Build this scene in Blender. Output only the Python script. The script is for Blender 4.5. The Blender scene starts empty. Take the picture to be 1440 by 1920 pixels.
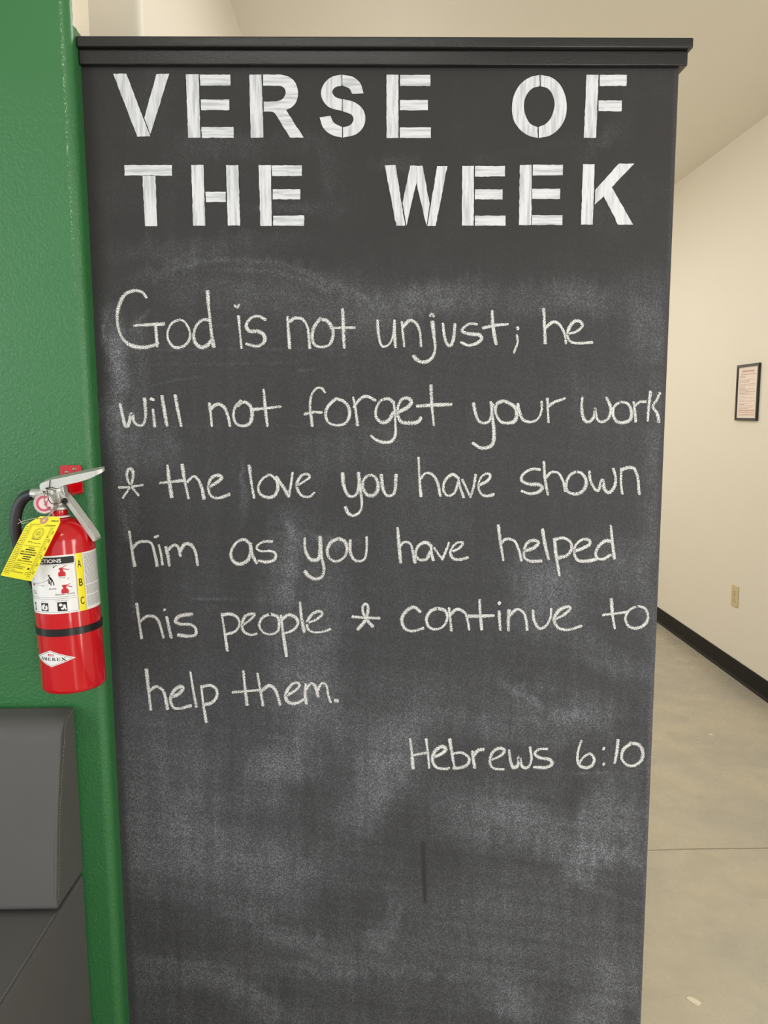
import bpy, bmesh, math, random
import numpy as np
from mathutils import Vector, Matrix

random.seed(7)
rng = np.random.default_rng(11)
S = bpy.context.scene
COL = S.collection

# ------------------------------------------------------------------ camera
CAM_H = 1.42
FOC = 1460.0                                   # focal length in pixels of a 1440x1920 frame
yaw, pit, rol = (math.radians(a) for a in (0.94, 7.24, 0.29))
Fw = Vector((math.sin(yaw)*math.cos(pit), math.cos(yaw)*math.cos(pit), -math.sin(pit)))
R0 = Vector((math.cos(yaw), -math.sin(yaw), 0)); U0 = R0.cross(Fw)
Rt = math.cos(rol)*R0 - math.sin(rol)*U0
Up = Rt.cross(Fw)
ORG = Vector((0, 0, CAM_H))
cam = bpy.data.cameras.new('camera'); cam_o = bpy.data.objects.new('camera', cam); COL.objects.link(cam_o)
cam_o.matrix_world = Matrix(((Rt.x, Up.x, -Fw.x, 0), (Rt.y, Up.y, -Fw.y, 0), (Rt.z, Up.z, -Fw.z, CAM_H), (0, 0, 0, 1)))
cam.sensor_fit = 'VERTICAL'; cam.sensor_height = 24.0; cam.lens = FOC/1920*24.0
cam.clip_start = 0.02
S.camera = cam_o

# ------------------------------------------------------------------ light
w = bpy.data.worlds.new('world'); S.world = w; w.use_nodes = True
w.node_tree.nodes['Background'].inputs[0].default_value = (0.91, 0.96, 1.0, 1)
w.node_tree.nodes['Background'].inputs[1].default_value = 1.0
def area(name, loc, target, sx, sy, power, col):
    l = bpy.data.lights.new(name, 'AREA'); l.shape = 'RECTANGLE'; l.size = sx; l.size_y = sy
    l.energy = power; l.color = col
    o = bpy.data.objects.new(name, l); COL.objects.link(o); o.location = loc
    o.rotation_euler = (Vector(target)-Vector(loc)).to_track_quat('-Z', 'Y').to_euler()
    return o
area('window_light_left', (-2.6, -1.2, 1.9), (-0.4, 1.45, 1.0), 1.2, 1.6, 25, (0.95, 0.98, 1.0))
area('window_light_side', (-3.9, 0.4, 1.4), (-0.5, 1.0, 1.2), 0.7, 2.2, 20, (0.97, 0.985, 1.0))
area('window_light_right', (1.3, -2.2, 1.35), (-0.2, 1.5, 0.9), 0.5, 2.5, 30, (0.96, 0.985, 1.0))
area('fill_light_far_right', (1.88, 0.1, 1.1), (-0.5, 1.4, 0.6), 0.6, 1.8, 26, (1.0, 0.98, 0.94))  # added fill, no window: brightens the rounded green corner and booth side
area('hall_ceiling_light', (0.2, 5.3, 2.8), (0.2, 5.3, 0), 0.6, 1.6, 19, (1.0, 0.985, 0.95))
area('hall_end_light', (0.3, 7.6, 2.8), (0.3, 7.6, 0), 0.6, 1.2, 26, (1.0, 0.985, 0.95))
area('hall_near_fill', (0.9, 2.15, 2.82), (0.9, 2.15, 0), 1.2, 0.5, 22, (1.0, 0.985, 0.95))  # unseen fill added to even out the hall brightness
area('room_ceiling_light', (-0.25, -0.28, 2.82), (-0.25, -0.28, 0), 1.1, 0.3, 8, (1.0, 0.985, 0.96))
for nm, loc, pw in (('hall_point_fill', (0.15, 4.3, 1.9), 15), ('hall_point_fill_end', (0.3, 7.0, 2.2), 12), ('side_passage_fill', (-0.95, 1.68, 2.55), 3.6)):  # added unseen fills for hall surfaces and the wall end behind the green
    l = bpy.data.lights.new(nm, 'POINT'); l.energy = pw; l.shadow_soft_size = 0.2; l.color = (1.0, 0.985, 0.95)
    o = bpy.data.objects.new(nm, l); COL.objects.link(o); o.location = loc
S.view_settings.view_transform = 'Standard'; S.view_settings.look = 'None'
S.view_settings.gamma = 1.0; S.view_settings.use_curve_mapping = False
S.view_settings.exposure = 0.1

# ------------------------------------------------------------------ sight lines onto the real planes of the room
def ray(px, py): return Fw*FOC + Rt*(px-720) + Up*(960-py)
def hit(px, py, ax, v):
    D = ray(px, py); t = (v-ORG[ax])/D[ax]; return ORG + D*t
def on_x(px, py, v): return hit(px, py, 0, v)
def on_y(px, py, v): return hit(px, py, 1, v)
def on_z(px, py, v): return hit(px, py, 2, v)

Y_GREEN = 1.435      # face of the green wall
Y_BOARD = 1.478      # face of the chalkboard
X_EDGE = -0.509      # where the green return meets the board
X_BOARD = 0.560      # right edge of the board
X_RIGHT = 1.95       # right wall
Z_CEIL = 2.855

# ------------------------------------------------------------------ materials
def srgb(r, g, b):
    f = lambda c: (c/12.92 if c <= 0.04045 else ((c+0.055)/1.055)**2.4)
    return (f(r/255), f(g/255), f(b/255), 1)
class NT:
    def __init__(s, name):
        s.m = bpy.data.materials.new(name); s.m.use_nodes = True
        s.t = s.m.node_tree; s.n = s.t.nodes; s.b = s.n['Principled BSDF']
    def node(s, ty, **kw):
        n = s.n.new(ty)
        for k, v in kw.items():
            if isinstance(k, str) and hasattr(n, k): setattr(n, k, v)
        return n
    def set(s, n, i, v):
        if hasattr(v, 'is_output') or isinstance(v, bpy.types.NodeSocket): s.t.links.new(v, n.inputs[i])
        else: n.inputs[i].default_value = v
    def math(s, op, a, b=0.0, clamp=False):
        n = s.n.new('ShaderNodeMath'); n.operation = op; n.use_clamp = clamp
        s.set(n, 0, a); s.set(n, 1, b); return n.outputs[0]
    def rng(s, v, a, b, c=0.0, d=1.0):
        n = s.n.new('ShaderNodeMapRange'); n.interpolation_type = 'SMOOTHSTEP'
        for i, q in enumerate((v, a, b, c, d)): s.set(n, i, q)
        return n.outputs[0]
    def mix(s, f, a, b):
        n = s.n.new('ShaderNodeMix'); n.data_type = 'RGBA'
        s.set(n, 0, f); s.set(n, 6, a); s.set(n, 7, b); return n.outputs[2]
    def pos(s, scale=(1, 1, 1)):
        g = s.n.new('ShaderNodeNewGeometry'); mp = s.n.new('ShaderNodeMapping')
        s.t.links.new(g.outputs['Position'], mp.inputs[0]); mp.inputs['Scale'].default_value = scale
        return mp.outputs[0]
    def noise(s, vec, scale, detail=3.0, rough=0.5, dist=0.0):
        n = s.n.new('ShaderNodeTexNoise'); s.t.links.new(vec, n.inputs['Vector'])
        n.inputs['Scale'].default_value = scale; n.inputs['Detail'].default_value = detail
        n.inputs['Roughness'].default_value = rough; n.inputs['Distortion'].default_value = dist
        return n.outputs[0]
    def xyz(s):
        g = s.n.new('ShaderNodeNewGeometry'); x = s.n.new('ShaderNodeSeparateXYZ')
        s.t.links.new(g.outputs['Position'], x.inputs[0]); return x.outputs
    def bump(s, h, strength, dist):
        n = s.n.new('ShaderNodeBump'); s.set(n, 'Strength', strength); s.set(n, 'Distance', dist)
        s.t.links.new(h, n.inputs['Height']); s.t.links.new(n.outputs[0], s.b.inputs['Normal'])
    def out(s, **kw):
        for k, v in kw.items(): s.set(s.b, k.replace('_', ' '), v)
        return s.m

def plain(name, col, rough=0.5, metal=0.0, var=0.06, scale=40, bump=0.0, coat=0.0, spec=0.5):
    k = NT(name); p = k.pos(); n = k.noise(p, scale)
    c2 = tuple(min(1, c*(1-var)) for c in col[:3])+(1,)
    k.out(Base_Color=k.mix(n, c2, col), Roughness=rough, Metallic=metal, Coat_Weight=coat)
    k.b.inputs['Specular IOR Level'].default_value = spec
    if bump: k.bump(n, 0.5, bump)
    return k.m

M = {}
# cream paint
def cream(name, col):
    k = NT(name); p = k.pos(); n = k.noise(p, 1.3, 2); n2 = k.noise(p, 160, 2)
    k.out(Base_Color=k.mix(n, col, tuple(c*0.95 for c in col[:3])+(1,)), Roughness=0.55)
    k.bump(n2, 0.12, 0.001); return k.m
M['cream'] = cream('cream wall paint', srgb(229, 222, 208))
M['ceil'] = cream('cream ceiling paint', srgb(227, 220, 205))
# green textured paint, cream above the cap behind the paint line
k = NT('green textured paint'); x = k.xyz(); p = k.pos()
n1 = k.noise(p, 190, 3, 0.55, 0.5); n2 = k.noise(p, 3, 2); n3 = k.noise(p, 60, 2)
sm = k.rng(x[2], 1.93, 2.02, 1.0, 0.25)
g = k.mix(n2, srgb(46, 106, 58), srgb(54, 116, 65))
lo = k.math('ADD', 1.4495, k.math('MULTIPLY', k.math('SUBTRACT', n3, 0.5), 0.006))
crm = k.math('MULTIPLY', k.math('GREATER_THAN', x[1], lo), k.math('GREATER_THAN', x[2], k.math('ADD', 2.088, k.math('MULTIPLY', k.math('SUBTRACT', n3, 0.5), 0.01))))
# scuffed line of exposed paint along the bead
sc = k.math('MULTIPLY', k.rng(k.math('ABSOLUTE', k.math('SUBTRACT', x[0], -0.5245)), 0.0, 0.0035, 1.0, 0.0), k.rng(k.noise(k.pos((1, 1, 0.6)), 420, 2), 0.52, 0.66))
sc = k.math('MULTIPLY', sc, k.rng(x[2], 1.45, 1.95, 0.0, 0.75))
g = k.mix(sc, g, srgb(176, 196, 150))
k.out(Base_Color=k.mix(crm, g, srgb(228, 218, 198)), Roughness=0.34)
k.bump(n1, k.math('MULTIPLY', sm, 0.62), 0.0022); M['green'] = k.m
# concrete
k = NT('polished concrete'); x = k.xyz(); p = k.pos()
a = k.noise(p, 2.2, 5, 0.6); b = k.noise(p, 9, 4, 0.6, 0.6); c = k.noise(p, 90, 3)
base = k.mix(k.rng(a, 0.35, 0.65), srgb(158, 152, 137), srgb(173, 164, 142))
base = k.mix(k.rng(b, 0.45, 0.75, 0, 0.35), base, srgb(150, 142, 124))
base = k.mix(k.rng(c, 0.6, 0.75, 0, 0.12), base, srgb(140, 130, 110))
wob = k.math('MULTIPLY', k.math('SUBTRACT', k.noise(p, 6, 3), 0.5), 0.012)
j = k.rng(k.math('ABSOLUTE', k.math('SUBTRACT', k.math('ADD', x[1], wob), 2.3695)), 0.0012, 0.004, 0.8, 0.0)
base = k.mix(j, base, srgb(96, 84, 66))
k.out(Base_Color=base, Roughness=k.rng(b, 0.3, 0.7, 0.22, 0.36)); k.bump(c, 0.08, 0.001); M['floor'] = k.m
# chalkboard: dark paint with real chalk dust, density stored per vertex
k = NT('chalkboard paint with chalk dust'); p = k.pos()
at = k.node('ShaderNodeAttribute'); at.attribute_name = 'dust'
d = at.outputs['Fac']
gr = k.noise(p, 520, 2, 0.6); gr2 = k.noise(k.pos((0.35, 1, 1)), 900, 2, 0.7)
gm = k.math('ADD', k.rng(gr, 0.42, 0.70, 0.30, 1.8), k.rng(gr2, 0.5, 0.75, 0.0, 0.7))
f = k.math('MULTIPLY', k.math('MULTIPLY', d, gm), 0.29, True)
x = k.xyz()
tone = k.mix(k.rng(x[2], 1.0, 1.95), srgb(48, 48, 50), srgb(46, 44, 43))
n = k.noise(p, 14, 3)
tone = k.mix(k.rng(n, 0.3, 0.7, 0, 0.25), tone, srgb(41, 40, 40))
k.out(Base_Color=k.mix(f, tone, srgb(190, 192, 200)), Roughness=0.62, Specular_IOR_Level=0.35)
k.bump(k.noise(p, 300, 2), 0.12, 0.0008); M['board'] = k.m
# black trim paint (satin, a bit brushed)
k = NT('black satin trim paint'); n = k.noise(k.pos((0.15, 1, 1)), 220, 3)
k.out(Base_Color=k.mix(k.noise(k.pos(), 9), srgb(28, 27, 27), srgb(34, 33, 33)), Roughness=0.28)
k.bump(k.noise(k.pos((0.5, 1, 1)), 260, 3), 0.35, 0.0010); M['trim'] = k.m
# chalk strokes: UV v runs across the stroke
k = NT('white chalk'); p = k.pos()
uv = k.node('ShaderNodeUVMap'); sx = k.node('ShaderNodeSeparateXYZ'); k.t.links.new(uv.outputs[0], sx.inputs[0])
dd = k.math('MULTIPLY', k.math('ABSOLUTE', k.math('SUBTRACT', sx.outputs[1], 0.5)), 2.0)
n = k.noise(p, 620, 2, 0.75); n2 = k.noise(p, 60, 2)
th = k.math('ADD', k.math('ADD', 0.36, k.math('MULTIPLY', k.math('POWER', dd, 3.0), 0.27)), k.math('MULTIPLY', n2, 0.12))
al = k.rng(k.math('SUBTRACT', n, th), -0.02, 0.07)
k.out(Base_Color=srgb(224, 223, 220), Roughness=0.95, Alpha=al); M['chalk'] = k.m
# brushed white stencil paint
def stencil(name, scale):
    k = NT(name); n = k.noise(k.pos(scale), 80, 4, 0.6); n2 = k.noise(k.pos(), 500, 2)
    f = k.rng(n, 0.34, 0.58); f = k.math('SUBTRACT', f, k.rng(n2, 0.62, 0.7, 0, 0.3), True)
    k.out(Base_Color=k.mix(f, srgb(182, 184, 189), srgb(217, 217, 219)), Roughness=0.6)
    k.bump(n, 0.3, 0.0008); return k.m
M['sten_v'] = stencil('white stencil paint brushed upright', (2.2, 1, 0.18))
M['sten_h'] = stencil('white stencil paint brushed sideways', (0.18, 1, 2.2))
M['red'] = plain('red enamel', srgb(196, 2, 18), 0.16, var=0.05, coat=0.4)
M['silver'] = plain('cast aluminium', srgb(205, 204, 198), 0.42, 0.55, var=0.15, scale=120, bump=0.0004)
M['wire'] = plain('steel wire', srgb(150, 140, 122), 0.35, 0.8)
M['hose'] = plain('black rubber hose', srgb(38, 40, 43), 0.42, scale=300, bump=0.0006)
M['black'] = plain('black plastic', srgb(16, 16, 18), 0.28)
M['ink'] = plain('black ink', srgb(24, 24, 26), 0.6)
M['greyink'] = plain('grey print', srgb(120, 118, 118), 0.6)
M['label'] = plain('white label film', srgb(232, 230, 228), 0.28, var=0.03)
M['yellow'] = plain('yellow label film', srgb(240, 222, 8), 0.3, var=0.03)
M['tag'] = plain('yellow card', srgb(240, 228, 40), 0.55, var=0.05)
M['redink'] = plain('red ink', srgb(196, 22, 36), 0.5)
M['grommet'] = plain('pink card ring', srgb(196, 140, 122), 0.6)
M['gface'] = plain('gauge face', srgb(238, 212, 214), 0.3, var=0.04)
M['gband'] = plain('gauge red band', srgb(208, 84, 108), 0.35, var=0.1)
M['string'] = plain('white string', srgb(214, 204, 180), 0.7)
M['frame'] = plain('black frame', srgb(24, 20, 16), 0.35)
M['paper'] = plain('paper sheet', srgb(236, 222, 212), 0.6, var=0.03)
M['pinkink'] = plain('faded pink print', srgb(214, 176, 164), 0.7)
M['tanink'] = plain('faded tan print', srgb(180, 158, 132), 0.7)
M['ivory'] = plain('ivory plastic', srgb(206, 190, 144), 0.4, var=0.04)
M['slot'] = plain('dark slot', srgb(70, 56, 28), 0.6)
M['rubber'] = plain('black rubber base', srgb(12, 10, 9), 0.5, var=0.25, scale=14, spec=0.2)
M['chip'] = plain('pale floor scuff', srgb(206, 196, 172), 0.6)
k = NT('grey vinyl upholstery'); p = k.pos()
k.out(Base_Color=k.mix(k.noise(p, 5, 3), srgb(84, 82, 81), srgb(92, 90, 89)), Roughness=0.6, Specular_IOR_Level=0.3)
k.bump(k.noise(p, 420, 2), 0.1, 0.0006); M['vinyl'] = k.m
M['stitch'] = plain('grey thread', srgb(128, 122, 110), 0.7)
M['plinth'] = plain('dark plinth laminate', srgb(40, 38, 36), 0.5)

# ------------------------------------------------------------------ helpers
def link_mesh(name, verts, faces, mat, parent=None, smooth=False, uvs=None):
    me = bpy.data.meshes.new(name); me.from_pydata([tuple(v) for v in verts], [], faces)
    mats = mat if isinstance(mat, (list, tuple)) else [mat]
    for m_ in mats: me.materials.append(m_)
    if uvs is not None:
        l = me.uv_layers.new(name='UVMap')
        for lp in me.loops: l.data[lp.index].uv = uvs[lp.vertex_index]
    if smooth: me.polygons.foreach_set('use_smooth', [True]*len(me.polygons))
    me.update()
    o = bpy.data.objects.new(name, me); COL.objects.link(o)
    if parent: o.parent = parent
    return o
def thing(name, label, cat, loc=(0, 0, 0), group=None):
    o = bpy.data.objects.new(name, None); COL.objects.link(o); o.location = loc
    o.empty_display_size = 0.05
    o['label'] = label; o['category'] = cat
    if group: o['group'] = group
    return o
def struct(o): o['kind'] = 'structure'; return o
class MB:
    """collects shapes into one mesh"""
    def __init__(s): s.v = []; s.f = []; s.mi = []
    def add(s, v, f, mi=0):
        n = len(s.v); s.v += [Vector(q) for q in v]; s.f += [tuple(i+n for i in q) for q in f]; s.mi += [mi]*len(f)
    def box(s, a, b, mi=0):
        (x0, y0, z0), (x1, y1, z1) = a, b
        s.add([(x0,y0,z0),(x1,y0,z0),(x1,y1,z0),(x0,y1,z0),(x0,y0,z1),(x1,y0,z1),(x1,y1,z1),(x0,y1,z1)],
              [(0,3,2,1),(4,5,6,7),(0,1,5,4),(1,2,6,5),(2,3,7,6),(3,0,4,7)], mi)
    def prism(s, pts, d, mi=0):
        """closed 3D outline pts swept by vector d"""
        n = len(pts); d = Vector(d); P = [Vector(q) for q in pts]
        s.add(P+[q+d for q in P], [tuple(range(n))[::-1], tuple(range(n, 2*n))]+[(i, (i+1) % n, n+(i+1) % n, n+i) for i in range(n)], mi)
    def lathe(s, prof, seg=48, mi=0, ax=None):
        """profile of (r,z) round local z; ax maps a point"""
        v = []; f = []; n = len(prof)
        for i in range(seg):
            a = 2*math.pi*i/seg
            for r, z in prof: v.append((r*math.cos(a), r*math.sin(a), z))
        for i in range(seg):
            for j in range(n-1):
                a, b = i*n+j, ((i+1) % seg)*n+j
                f.append((a, b, b+1, a+1))
        if ax: v = [ax(Vector(q)) for q in v]
        s.add(v, f, mi)
    def tube(s, pts, r, seg=10, mi=0, closed=False, caps=True):
        P = [Vector(q) for q in pts]; n = len(P); v = []; f = []
        prev = None
        for i in range(n):
            a = P[(i-1) % n] if (closed or i > 0) else P[i]; b = P[(i+1) % n] if (closed or i < n-1) else P[i]
            t = (b-a).normalized()
            if prev is None:
                u = t.orthogonal().normalized()
            else:
                u = (prev - t*prev.dot(t)); u = u.normalized() if u.length > 1e-9 else t.orthogonal().normalized()
            prev = u; w_ = t.cross(u)
            rr = r[i] if isinstance(r, (list, tuple)) else r
            for q in range(seg):
                an = 2*math.pi*q/seg; v.append(P[i]+(u*math.cos(an)+w_*math.sin(an))*rr)
        m = n if closed else n-1
        for i in range(m):
            for q in range(seg):
                a = i*seg+q; b = i*seg+(q+1) % seg; c = ((i+1) % n)*seg+(q+1) % seg; e = ((i+1) % n)*seg+q
                f.append((a, b, c, e))
        if not closed and caps: f.append(tuple(range(seg))[::-1]); f.append(tuple(range((n-1)*seg, n*seg)))
        s.add(v, f, mi)
    def build(s, name, mat, parent=None, smooth=False, bevel=0, seg=3, fix=True, angle=40):
        o = link_mesh(name, s.v, s.f, mat, parent)
        o.data.polygons.foreach_set('material_index', s.mi)
        if fix:
            bm = bmesh.new(); bm.from_mesh(o.data); bmesh.ops.recalc_face_normals(bm, faces=bm.faces); bm.to_mesh(o.data); bm.free()
        if smooth or bevel: o.data.polygons.foreach_set('use_smooth', [True]*len(o.data.polygons))
        if smooth and not bevel:
            # keep sharp edges sharp
            bm = bmesh.new(); bm.from_mesh(o.data)
            for e in bm.edges:
                if len(e.link_faces) == 2 and e.calc_face_angle(0) > math.radians(angle): e.smooth = False
            bm.to_mesh(o.data); bm.free()
        if bevel:
            b = o.modifiers.new('bevel', 'BEVEL'); b.width = bevel; b.segments = seg; b.limit_method = 'ANGLE'; b.angle_limit = math.radians(35)
            wn = o.modifiers.new('normals', 'WEIGHTED_NORMAL'); wn.keep_sharp = True
        return o
def spline(P, step=None, sub=8, closed=False):
    """Catmull-Rom through points (any dimension)"""
    P = [np.array(q, float) for q in P]; n = len(P)
    if n < 3 and not closed: 
        return [P[0]+(P[-1]-P[0])*i/sub for i in range(sub+1)]
    out = []
    for i in range(n if closed else n-1):
        a = P[(i-1) % n] if closed or i > 0 else 2*P[0]-P[1]
        b = P[i]; c = P[(i+1) % n]
        d = P[(i+2) % n] if closed or i+2 < n else 2*P[-1]-P[-2]
        for j in range(sub):
            t = j/sub
            out.append(0.5*((2*b)+(-a+c)*t+(2*a-5*b+4*c-d)*t*t+(-a+3*b-3*c+d)*t**3))
    if not closed: out.append(P[-1])
    return out
def text_mesh(s, bold=0.0):
    cu = bpy.data.curves.new('text', 'FONT'); cu.body = s; cu.offset = bold; cu.resolution_u = 4
    o = bpy.data.objects.new('text', cu); COL.objects.link(o)
    dg = bpy.context.evaluated_depsgraph_get(); dg.update()
    me = bpy.data.meshes.new_from_object(o.evaluated_get(dg))
    v = np.array([q.co[:2] for q in me.vertices]); f = [tuple(p_.vertices) for p_ in me.polygons]
    bpy.data.objects.remove(o); bpy.data.curves.remove(cu); bpy.data.meshes.remove(me)
    lo = v.min(0); hi = v.max(0)
    return (v-lo)/(hi-lo), f, (hi-lo)
def bev_prof(r, n=6): return [(1-math.cos(math.pi/2*i/n), 1-math.sin(math.pi/2*i/n)) for i in range(n+1)]

# ------------------------------------------------------------------ the room
b = MB(); b.box((-4.5, -4.5, -0.1), (X_RIGHT+0.15, 9.1, 0)); struct(b.build('floor', M['floor']))
b = MB(); b.box((-4.5, -4.5, Z_CEIL), (X_RIGHT+0.15, 9.1, Z_CEIL+0.1)); struct(b.build('ceiling', M['ceil']))
b = MB(); b.box((X_RIGHT, -4.5, 0), (X_RIGHT+0.15, 9.0, Z_CEIL)); struct(b.build('wall_right', M['cream']))
b = MB(); b.box((-4.5, 9.0, 0), (X_RIGHT+0.15, 9.1, Z_CEIL)); struct(b.build('wall_far', M['cream']))
# green wall with bullnose corners
def bull(x1, y0, y1, r, xl, n=8):
    pts = [(xl, y0)]
    pts += [(x1-r+r*math.sin(math.pi/2*i/n), y0+r-r*math.cos(math.pi/2*i/n)) for i in range(n+1)]
    if y1 is not None:
        pts += [(x1-r+r*math.cos(math.pi/2*i/n), y1-r+r*math.sin(math.pi/2*i/n)) for i in range(n+1)]
        pts.append((xl, y1))
    return pts
b = MB(); b.prism([(x_, y_, 0) for x_, y_ in bull(X_EDGE, Y_GREEN, 1.547, 0.0185, -4.5)], (0, 0, Z_CEIL))
struct(b.build('wall_left', M['green'], smooth=True, angle=50))
Y_HALL = on_x(266, 35, -0.482).y
b = MB(); b.prism([(x_, y_, 0) for x_, y_ in bull(-0.482, Y_HALL, 8.99, 0.0185, -4.5)], (0, 0, Z_CEIL))
struct(b.build('wall_hall', M['cream'], smooth=True, angle=50))
# black rubber cove base along the right wall
prof = [(0, 0), (-0.014, 0), (-0.011, 0.006), (-0.0055, 0.014), (-0.0045, 0.025), (-0.0045, 0.096), (-0.002, 0.099), (0, 0.099)]
b = MB(); b.prism([(X_RIGHT+dx, -4.5, z) for dx, z in prof], (0, 13.4, 0)); struct(b.build('baseboard_right', M['rubber']))
# pale marks on the concrete
fl = bpy.data.objects['floor']
def mark(pts, name='scuff_mark'):
    q = [on_z(px, py, 0.0) for px, py in pts]
    mb = MB(); mb.prism([(a.x, a.y, 0.0001) for a in q], (0, 0, 0.0005)); mb.build(name, M['chip'], fl)
mark([(1287, 1871), (1292, 1868), (1302, 1872), (1316, 1881), (1313, 1884), (1309, 1887), (1298, 1880), (1289, 1874)])
mark([(1327, 1377), (1334, 1376), (1340, 1379), (1331, 1379)])

# ------------------------------------------------------------------ chalkboard partition
cb = thing('chalkboard', 'tall black chalkboard partition lettered VERSE OF THE WEEK, with a handwritten chalk verse', 'chalkboard', ((X_EDGE+X_BOARD)/2, Y_BOARD+0.055, 0))
cbo = Vector(cb.location)
def child(o, par):                       # parent while keeping world placement
    o.parent = par; o.matrix_parent_inverse = Matrix.Translation(-Vector(par.location)) if par.parent is None else Matrix.Identity(4)
    return o
Y_BACK = 1.588
z_cap_t = on_y(720, 68, Y_BOARD-0.021).z; z_cap_b = on_y(720, 88.5, Y_BOARD-0.021).z; z_band_b = on_y(720, 121.5, Y_BOARD-0.012).z
x_cap = on_y(1301, 75, Y_BOARD-0.021).x; x_band = on_y(1290, 110, Y_BOARD-0.012).x

# --- panel: dense front so that chalk dust can be stored per vertex
NXC, NZ = 440, 860
r_e = 0.007
xs = np.linspace(X_EDGE, X_BOARD-r_e, NXC); arc = [math.pi/2*i/6 for i in range(1, 7)]
cx = np.concatenate([xs, [X_BOARD-r_e+r_e*math.sin(a) for a in arc], [X_BOARD, X_BOARD-r_e, X_EDGE]])
cy = np.concatenate([np.full(NXC, Y_BOARD), [Y_BOARD+r_e-r_e*math.cos(a) for a in arc], [Y_BACK-r_e, Y_BACK, Y_BACK]])
zs = np.linspace(0, z_band_b+0.012, NZ)
NC = len(cx)
V = np.zeros((NZ, NC, 3)); V[:, :, 0] = cx; V[:, :, 1] = cy; V[:, :, 2] = zs[:, None]
# project to the photograph's frame, where the dust was observed
q = V-np.array(ORG); dz = q@np.array(Fw); PX = 720+FOC*(q@np.array(Rt))/dz; PY = 960-FOC*(q@np.array(Up))/dz
def vnoise(X, Y, seed):
    r_ = np.random.default_rng(seed).random((257, 257)); xi = np.floor(X).astype(int); yi = np.floor(Y).astype(int)
    fx = X-xi; fy = Y-yi; fx = fx*fx*(3-2*fx); fy = fy*fy*(3-2*fy); xi %= 256; yi %= 256
    return (r_[yi, xi]*(1-fx)+r_[yi, xi+1]*fx)*(1-fy)+(r_[yi+1, xi]*(1-fx)+r_[yi+1, xi+1]*fx)*fy
def fbm(X, Y, seed, o=4):
    t = 0; a = 1; s_ = 0
    for i in range(o): t = t+a*vnoise(X*2**i+17, Y*2**i+31, seed+i); s_ += a; a *= 0.55
    return t/s_
rise = np.clip((PY-440)/190, 0, 1)
wx = PX+50*(fbm(PX/160, PY/160, 5)-0.5)+26*(fbm(PX/24, PY/60, 6)-0.5); wy = PY+50*(fbm(PX/160, PY/160, 9)-0.5)+40*(fbm(PX/12, PY/70, 10)-0.5)
D = 0.02+rise*(0.07+0.19*np.clip((PY-1000)/800, 0, 1))
D += 0.05*np.clip(fbm(PX/90, PY/120, 77)-0.45, 0, 1)*2
# (cx, cy, sx, sy, angle, amount)
BL = [(810,560,70,26,-10,.30),(1030,560,110,30,0,.16),(1090,555,45,22,0,.16),(1215,600,28,60,0,.25),(560,560,190,30,6,.16),
(214,740,15,90,0,.42),(200,640,15,45,0,.45),(235,640,28,20,-40,.22),(238,880,12,120,0,.16),(1232,820,12,160,0,.2),(640,610,60,30,0,.12),
(262,700,10,70,0,.14),(280,840,35,45,0,.20),(460,925,6,40,0,.30),(610,1005,40,6,0,.2),(545,1000,8,9,0,.3),
(525,1065,26,75,10,.30),(600,1130,40,110,5,.16),(540,1060,12,60,8,.2),(548,1240,50,50,0,.26),(535,1425,40,32,0,.42),(575,1330,60,50,0,.28),(505,1470,30,40,0,.2),
(1020,1085,45,38,0,.26),(1040,1120,60,55,0,.2),(1150,1240,45,22,35,.26),(1220,1130,14,150,0,.18),(1165,1070,40,50,0,.2),
(990,1310,25,50,60,.15),(975,1300,34,9,35,.35),(725,1425,60,70,-20,.30),(690,1490,34,60,25,.28),(850,1350,50,16,0,.22),(1040,1352,60,8,0,.3),(1000,1365,90,30,0,.18),
(1110,1345,40,26,0,.25),(880,1520,70,36,0,.22),(990,1560,90,34,10,.34),(1130,1545,28,60,10,.42),(1095,1632,28,24,0,.45),(1180,1530,20,60,0,.25),(1150,1600,60,12,10,.3),
(800,1500,50,70,0,-.11),(690,1680,62,50,10,-.11),(1150,1488,60,16,0,-.12),(830,1640,60,60,0,-.06),(300,1740,60,70,0,-.05),(620,1640,40,60,0,-.04),
(460,1620,190,34,4,.16),(540,1745,110,16,22,.22),(350,1815,90,18,8,.22),(470,1870,80,22,28,.22),(760,1812,300,10,2,.13),(960,1865,46,24,25,.36),(1095,1895,40,30,0,.36),
(1160,1840,40,50,0,.24),(310,1470,110,90,0,.18),(350,1640,160,50,10,.14),(700,1755,22,20,0,.28),(735,1735,8,45,30,.2),(255,1560,40,120,0,.08),(460,1580,120,50,20,.12),
(900,1730,200,50,10,.08),(1000,1700,120,40,8,.12),(340,1545,12,40,0,.2),(420,1830,60,10,20,.15),(850,1790,260,30,0,.08),(230,1890,14,60,0,.3),(240,1800,10,80,0,.2),
(840,1330,90,60,0,.10),(760,1390,20,60,20,.15),(820,960,60,40,0,.06),(760,880,50,60,0,.08),(600,860,40,30,0,.1),(690,830,50,30,0,.1),(1140,780,70,70,0,.06),
(300,180,30,60,20,.06),(420,275,60,20,0,.10),(560,265,40,14,0,.06),(1120,270,50,12,-35,.10),(540,395,40,8,0,.10),(610,330,14,60,0,.08),(560,390,60,14,0,.06),(740,310,36,10,0,.08),(1140,420,30,30,0,.05),
(380,460,130,14,-4,.10),(330,500,60,10,-18,.14),(520,500,130,14,8,.13),(640,545,60,8,16,.18)]
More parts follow.
